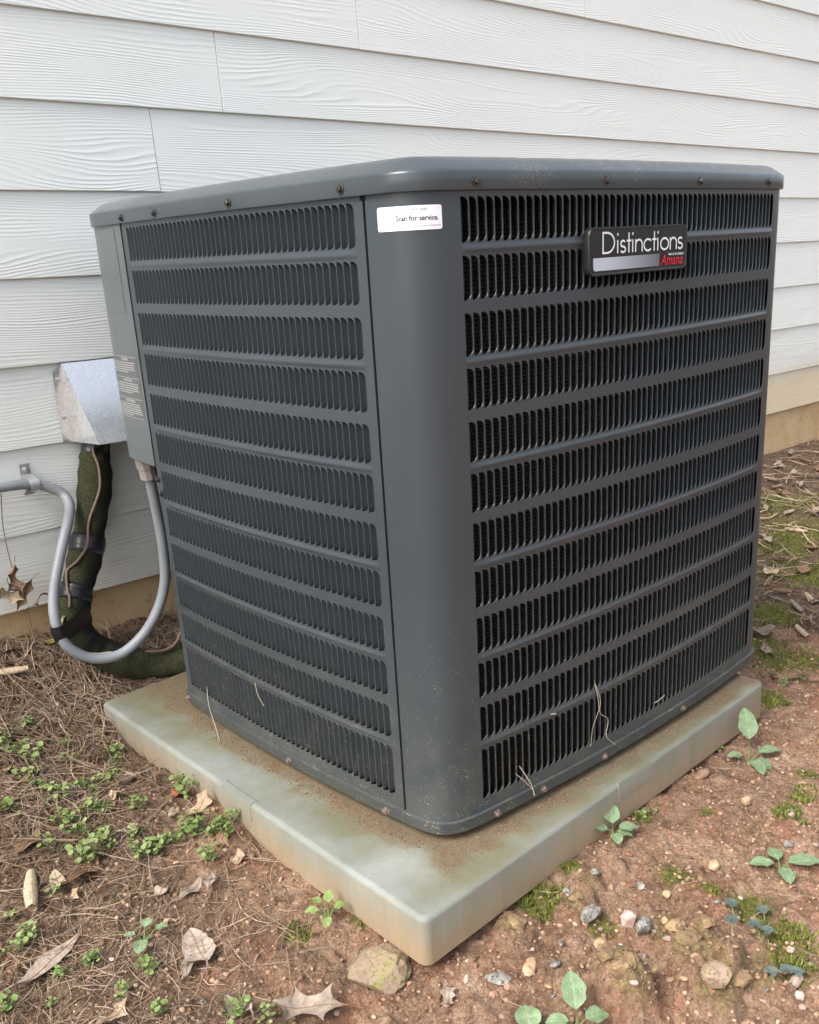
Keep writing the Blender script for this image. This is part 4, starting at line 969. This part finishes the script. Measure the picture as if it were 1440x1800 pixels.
# stones
def stone_mesh(seed, sub=1, M_=None, jag=.22):
    import bmesh
    bm = bmesh.new(); bmesh.ops.create_icosphere(bm, subdivisions=sub, radius=1.0); r = random.Random(seed); ax_ = (r.uniform(.8, 1.2), r.uniform(.65, 1), r.uniform(.5, .8))
    for v in bm.verts:
        k = 1 + r.uniform(-jag, jag) * .5; v.co = Vector((v.co.x * k, v.co.y * k, v.co.z * k))
    for _ in range(9):                                            # broken faces
        d = Vector((r.gauss(0, 1), r.gauss(0, 1), r.gauss(0, 1))).normalized(); lim = r.uniform(.58, .86)
        for v in bm.verts:
            q = v.co.dot(d)
            if q > lim: v.co -= d * (q - lim) * .92
    for v in bm.verts: v.co = Vector((v.co.x * ax_[0], v.co.y * ax_[1], v.co.z * ax_[2])) * 1.2
    me_ = bpy.data.meshes.new('stone'); bm.to_mesh(me_); bm.free()
    if M_: me_.materials.append(M_)
    return me_
def stone(px, py, r, M_, label, seed, sub=2, jag=.09, lift=.35, stretch=(1, 1, 1), yaw=0, group=None, name='stone'):
    P = gpx(px, py); o = link(name, stone_mesh(seed, sub, M_, jag)); o.location = (P[0], P[1], gz(P[0], P[1]) + r * lift); o.scale = tuple(r * q for q in stretch); o.rotation_euler = (0, 0, yaw)
    sharp(o, 24)
    tag(o, label, 'soil clod' if name == 'soil_clod' else 'stone', group); return o
stone(668, 1712, .044, M_ST['mossy'], 'mossy pinkish rock wedged under the near corner of the pad', 3, 4, .16, .0, (1, .95, .9))
stone(1130, 1655, .0165, M_ST['grey'], 'grey speckled granite stone beside the pink quartz', 4, 2, .07, .5, (1, .85, 1.2))
stone(1105, 1622, .0145, M_ST['pink'], 'angular pinkish white quartz stone leaning on the grey granite', 5, 1, .2, .6, (1, .8, 1.3))
stone(1037, 1622, .0145, M_ST['grey'], 'grey-blue stone left of the pink quartz', 6, 2, .09, .3, (1.2, .9, .8))
stone(1055, 1662, .0125, M_ST['tan'], 'orange-tan rounded stone left of the grey granite', 7, 2, .06)
stone(880, 1718, .014, M_ST['grey'], 'dark grey elongated stone below the pad corner', 8, 2, .1, .3, (.8, 1.5, .7), .5)
stone(976, 1697, .0088, M_ST['grey'], 'small pale grey stone on the red soil', 9, 2, .12)
stone(1235, 1367, .0135, M_ST['brown'], 'brownish stone by the right part of the pad', 10, 2, .1, .4, (1.3, .9, .9))
stone(1310, 1412, .0105, M_ST['tan'], 'beige rounded pebble on bare soil below the tall seedling', 11, 2, .06)
stone(1257, 1752, .021, M_ST['mossy'], 'tan mossy stone sunk among the lower right clods', 12, 2, .07, .3)
stone(1045, 1540, .0085, M_ST['grey'], 'small pale pebble in front of the pad seedling', 13, 2, .08)
stone(1385, 1497, .009, M_ST['grey'], 'small grey pebble above the right edge seedling', 14, 2, .1)
stone(1400, 1722, .012, M_ST['pink'], 'whitish stone under the clover at the right edge', 15, 2, .1)
stone(1405, 1752, .0085, M_ST['pink'], 'small white pebble at the lower right corner', 16, 1, .12)
stone(1255, 1525, .010, M_ST['tan'], 'tan pebble in the middle of the right soil', 17, 2, .08)
stone(1172, 1575, .0085, M_ST['tan'], 'orange pebble above the mossy clods', 18, 2, .08)
stone(930, 1697, .012, M_ST['tan'], 'flat tan stone below the pad rim', 19, 2, .1, .25, (1.4, .8, .6), .6)
for k, (px, py, r_) in enumerate(((1070, 1735, .020), (1105, 1752, .017), (1135, 1728, .014), (1210, 1675, .019), (1240, 1655, .014), (1185, 1660, .013), (1300, 1745, .016), (1015, 1590, .013), (905, 1635, .014), (1090, 1770, .015))):
    stone(px, py, r_, M_CLOD, 'crumbly brown soil clod with a mossy crust at the lower right', 200 + k, 3, .34, .15, (1.1, 1, .8), k, 'soil clods at the lower right', 'soil_clod')
b = MB(); b.box((-.0155, -.006, -.001), (.0155, .006, .0028)); b.v = [(x + .2 * y + .002 * (k % 3), y * (1.2 if x > 0 else .9), z + .12 * x) for k, (x, y, z) in enumerate(b.v)]
ch = b.build('plastic_chip', M_CHIP); lay(ch, 1090, 1683, .9, .1, .15, .007); tag(ch, 'pale blue-white flat chip on the soil below the granite stone', 'chip')
PM = [[stone_mesh(100 + i + 7 * len(k), 2, M_ST[k], .1) for i in range(3)] for k in ('pink', 'tan', 'brown', 'grey')]
for q in PM:
    for me_ in q: me_.polygons.foreach_set('use_smooth', [True] * len(me_.polygons)); me_.set_sharp_from_angle(angle=.45)
cnt = 0
while cnt < 95:
    px, py = rnd.uniform(720, 1440), rnd.uniform(1330, 1800)
    if py < 1720 - (px - 720) * .70 + 40: continue
    P = gpx(px, py); r = rnd.choice((.004, .0045, .005, .006, .0075)); o = link('pebble', PM[rnd.choice((0, 1, 1, 2, 2, 2, 3))][rnd.randrange(3)])
    o.location = (P[0], P[1], gz(P[0], P[1]) + r * .2); o.scale = (r, r * rnd.uniform(.7, 1), r * rnd.uniform(.6, .9)); o.rotation_euler = (rnd.uniform(-.4, .4), rnd.uniform(-.4, .4), rnd.uniform(0, 6)); cnt += 1
    tag(o, 'small pebble half sunk in the red soil in front of the pad', 'pebble', 'pebbles in the red soil')
for k in range(30):
    px, py = rnd.uniform(180, 700), rnd.uniform(1500, 1800)
    if py < 1400 + (px - 350) * .95: continue
    P = gpx(px, py); r = rnd.choice((.0035, .004, .005)); o = link('pebble', PM[rnd.choice((0, 1, 2, 3))][rnd.randrange(3)]); o.location = (P[0], P[1], gz(P[0], P[1]) + r * .3); o.scale = (r, r * .8, r * .7); o.rotation_euler = (0, 0, rnd.uniform(0, 6))
    tag(o, 'small pebble on the straw-strewn soil left of the pad corner', 'pebble', 'pebbles left of the pad')

# uncountable ground cover: gravel grains, pine straw, moss
STUFF = {'soil_grit': ('fine reddish grit strewn over the bare soil', 'grit'), 'pine_straw': ('thick brown pine straw on the ground left of the pad', 'straw'), 'fine_straw': ('thin dry straw on the soil at the lower left', 'straw'), 'scattered_straw': ('sparse straw bits on the red soil in front of the pad', 'straw'), 'far_litter': ('matted dry litter on the ground right of the condenser', 'litter'), 'moss': ('bright green moss tufts on the soil by the pad', 'moss'), 'far_moss': ('green moss patches on the ground right of the condenser', 'moss'), 'pad_grit': ('brown grit washed along the cabinet foot on the pad', 'grit')}
def col_mesh(name, V, Fq, C4, mt, nv_face):
    me_ = bpy.data.meshes.new(name); me_.vertices.add(len(V)); me_.vertices.foreach_set('co', V.astype(np.float32).ravel()); me_.loops.add(Fq.size); me_.loops.foreach_set('vertex_index', Fq.astype(np.int32).ravel()); me_.polygons.add(len(Fq))
    me_.polygons.foreach_set('loop_start', np.arange(0, Fq.size, nv_face, dtype=np.int32)); me_.polygons.foreach_set('loop_total', np.full(len(Fq), nv_face, np.int32)); me_.update(calc_edges=True)
    a = me_.attributes.new('col', 'FLOAT_COLOR', 'POINT'); a.data.foreach_set('color', np.c_[C4, np.ones(len(C4))].astype(np.float32).ravel()); me_.materials.append(mt)
    o = link(name, me_); tag(o, STUFF[name][0], STUFF[name][1], kind='stuff'); return o
def in_pad(x, y, mgn=0.0): return (x > -.125 - mgn) & (x < .868 + mgn) & (y > -.085 - mgn + .039 * (x + .13)) & (y < .94 + mgn)
def scatter(n, fn, lo, hi):
    out = []; 
    while len(out) < n:
        x = rng.uniform(lo[0], hi[0], 4000); y = rng.uniform(lo[1], hi[1], 4000); k = (rng.random(4000) < fn(x, y)) & ~in_pad(x, y, .004) & (y < 1.17 - .0147 * x)
        out += list(zip(x[k], y[k]))
    return np.array(out[:n])
ico = np.array([(0, 0, 1), (.89, 0, .45), (.28, .85, .45), (-.72, .53, .45), (-.72, -.53, .45), (.28, -.85, .45), (.72, .53, -.45), (-.28, .85, -.45), (-.89, 0, -.45), (-.28, -.85, -.45), (.72, -.53, -.45), (0, 0, -1)])
icf = np.array([(0, 1, 2), (0, 2, 3), (0, 3, 4), (0, 4, 5), (0, 5, 1), (1, 6, 2), (2, 7, 3), (3, 8, 4), (4, 9, 5), (5, 10, 1), (2, 6, 7), (3, 7, 8), (4, 8, 9), (5, 9, 10), (1, 10, 6)])
def grains(name, n, fn, lo, hi, r0, r1, cols):
    Q = scatter(n, fn, lo, hi); z = ground_z(Q[:, 0], Q[:, 1]); r = r0 + (r1 - r0) * rng.random(n) ** 2.5
    sc_ = np.stack([r * rng.uniform(.7, 1.3, n), r * rng.uniform(.7, 1.3, n), r * rng.uniform(.5, .9, n)], 1)
    V = (ico[None] * sc_[:, None] * rng.uniform(.75, 1.25, (n, 12, 1)) + np.c_[Q, z + r * .25][:, None]).reshape(-1, 3); Fq = (icf[None] + 12 * np.arange(n)[:, None, None]).reshape(-1, 3)
    C = np.array(cols)[rng.integers(0, len(cols), n)] * rng.uniform(.7, 1.2, (n, 1)); return col_mesh(name, V, Fq, np.repeat(C, 12, 0), M_GRAVEL, 3)
red = [(.36, .22, .14), (.30, .16, .10), (.34, .22, .145), (.22, .12, .07), (.42, .31, .23), (.38, .25, .165), (.18, .10, .06)]
grains('soil_grit', 15000, lambda x, y: np.where(x < -.13, .75, 1.0) * (.25 + 1.2 * fbm(x * 14, y * 14, 5, 2)), (-.62, -.62), (1.35, 1.0), .0010, .0046, red)
# washed grit on the pad beside the cabinet
n = 2600; sgr = np.r_[rng.uniform(.12, .80, n // 2), rng.uniform(.80, 1.6, n - n // 2)]; dd = .006 + np.abs(rng.normal(0, .017, n)); Pg = W(sgr, PT + .001, dd); rg = .0004 + .0012 * rng.random(n) ** 3
V = (ico[None] * rg[:, None, None] * rng.uniform(.6, 1.3, (n, 12, 1)) + Pg[:, None]).reshape(-1, 3)
col_mesh('pad_grit', V, (icf[None] + 12 * np.arange(n)[:, None, None]).reshape(-1, 3), np.repeat(np.array(red)[rng.integers(0, 7, n)] * .8, 12, 0), M_GRAVEL, 3)
def needles(name, n, fn, lo, hi, l0, l1, w0, cols, lift=.006, tilt=.12):
    Q = scatter(n, fn, lo, hi); a = rng.uniform(0, 2 * np.pi, n); L = rng.uniform(l0, l1, n); k = rng.normal(0, .35, n); m_ = 5; V = np.zeros((n, m_, 2, 3)); base = rng.uniform(.001, lift, n); tl_ = rng.normal(0, tilt, n)
    for j in range(m_):
        t = j / (m_ - 1) - .5; ang = a + k * t; x = Q[:, 0] + L * t * np.cos(ang); y = Q[:, 1] + L * t * np.sin(ang); z = ground_base(x, y) + .0 + base
        z = .5 * z + .5 * (ground_z(x, y) + base); z = np.maximum(z, ground_z(x, y) + .0008) + np.maximum(0, tl_ * t * L)
        w = w0 * (1 - .5 * abs(2 * t)) * rng.uniform(.7, 1.3, n); sx, sy = -np.sin(ang) * w / 2, np.cos(ang) * w / 2
        V[:, j, 0] = np.c_[x - sx, y - sy, z]; V[:, j, 1] = np.c_[x + sx, y + sy, z + w * .4]
    idp = np.array([(2 * j, 2 * j + 1, 2 * j + 3, 2 * j + 2) for j in range(m_ - 1)]); Fq = (idp[None] + 2 * m_ * np.arange(n)[:, None, None]).reshape(-1, 4)
    ok = ~in_pad(V[:, :, 0, 0], V[:, :, 0, 1], -.004).any(1); Fq = Fq.reshape(n, -1, 4)[ok].reshape(-1, 4)
    C = np.array(cols)[rng.integers(0, len(cols), n)] * rng.uniform(.65, 1.2, (n, 1)); return col_mesh(name, V.reshape(-1, 3), Fq, np.repeat(C, 2 * m_, 0), M_NEEDLE, 4)
straw = [(.27, .175, .11), (.21, .13, .078), (.35, .25, .165), (.16, .10, .065), (.40, .30, .215), (.25, .19, .14)]
needles('pine_straw', 6500, lambda x, y: np.clip((y - .55) * 2.6 + (-.12 - x) * .6, .03, 1) * (x < .25), (-.75, .3), (.25, 1.17), .05, .14, .0019, straw, .016, .18)
needles('fine_straw', 3600, lambda x, y: np.clip(.25 + (-.1 - x) * 1.6 + (fbm(x * 10, y * 10, 8, 2) - .5) * 1.6, .04, 1), (-.70, .0), (-.02, .95), .02, .085, .0012, straw, .006, .07)
needles('scattered_straw', 420, lambda x, y: np.full_like(x, .5), (-.15, -.62), (1.4, -.05), .02, .08, .0013, straw, .005, .05)
needles('far_litter', 1500, lambda x, y: np.clip((x - .95) * 1.2 + .2, .1, 1), (.9, .1), (3.9, 1.12), .05, .16, .0045, straw, .02, .2)
def moss(name, spots, n):
    S = np.array(spots); w = S[:, 2] ** 2; k = rng.choice(len(S), n, p=w / w.sum()); r = S[k, 2] * np.sqrt(rng.random(n)) * 1.05; a = rng.uniform(0, 6.28, n); x = S[k, 0] + r * np.cos(a); y = S[k, 1] + r * np.sin(a)
    keep = (fbm(x * 35, y * 35, 44, 3) > .44) & ~in_pad(x, y, .001); x, y = x[keep], y[keep]; n = len(x); z = ground_z(x, y); h = rng.uniform(.004, .011, n); ang = rng.uniform(0, 6.28, n); w_ = rng.uniform(.0010, .0020, n); lx, ly = rng.normal(0, .004, n), rng.normal(0, .004, n)
    V = np.stack([np.c_[x - w_ * np.cos(ang), y - w_ * np.sin(ang), z - .001], np.c_[x + w_ * np.cos(ang), y + w_ * np.sin(ang), z - .001], np.c_[x + lx, y + ly, z + h]], 1).reshape(-1, 3)
    C = np.array([(.16, .185, .035), (.22, .245, .05), (.28, .29, .085), (.11, .12, .03)])[rng.integers(0, 4, n)] * rng.uniform(.7, 1.2, (n, 1)); return col_mesh(name, V, np.arange(3 * n).reshape(-1, 3), np.repeat(C, 3, 0), M_MOSS, 3)
moss('moss', [mspots[i] for i in (0, 0, 1, 2, 4, 5, 10, 13, 19, 20, 24)], 9000)
moss('far_moss', [mspots[i] for i in (6, 7, 8, 9, 11, 12, 18, 23)], 9000)
# straws caught in the louvers
def strand(name, pts, r, label):
    b = MB(); b.tube(catmull([W(s, z, o) for s, z, o in pts], 6), r, 5); o = b.build(name, M_STRAW, None, True); tag(o, label, 'straw'); return o
strand('straw_stalk', [(.990, -.055, .002), (1.000, -.075, .006), (1.012, -.098, .007), (1.017, -.118, .007)], .0011, 'pale straw stalk bent over the bottom edge of the louvers')
strand('straw_stalk', [(.982, -.066, .001), (.998, -.085, .006), (1.013, -.105, .007)], .0007, 'thin pale stalk crossing the bent straw stalk')
strand('straw_stalk', [(1.170, .035, .002), (1.176, .005, .005), (1.184, -.03, .004), (1.205, -.05, .004), (1.20, -.08, .005), (1.222, -.105, .007)], .0007, 'long wavy straw strand hanging on the lowest louver rows')
strand('straw_stalk', [(1.172, .030, .003), (1.182, -.01, .006), (1.165, -.05, .004), (1.160, -.085, .003)], .0005, 'thin hanging strand beside the long wavy straw')
strand('straw_stalk', [(1.345, -.072, .002), (1.36, -.066, .007), (1.375, -.066, .004)], .0008, 'short straw stuck sideways in the lowest right louvers')
strand('straw_stalk', [(1.062, .012, .003), (1.072, .010, .004)], .0012, 'tiny straw bit on the band above the lowest louvers')
strand('straw_stalk', [(.195, -.06, .004), (.205, -.095, .010), (.235, -.131, .016), (.285, -.137, .035)], .0007, 'grass stalk hanging off the left base edge onto the pad')
strand('straw_stalk', [(.39, .012, .004), (.40, -.01, .007), (.412, -.03, .004)], .0005, 'thin pale fibre stuck on the lower left louvers')
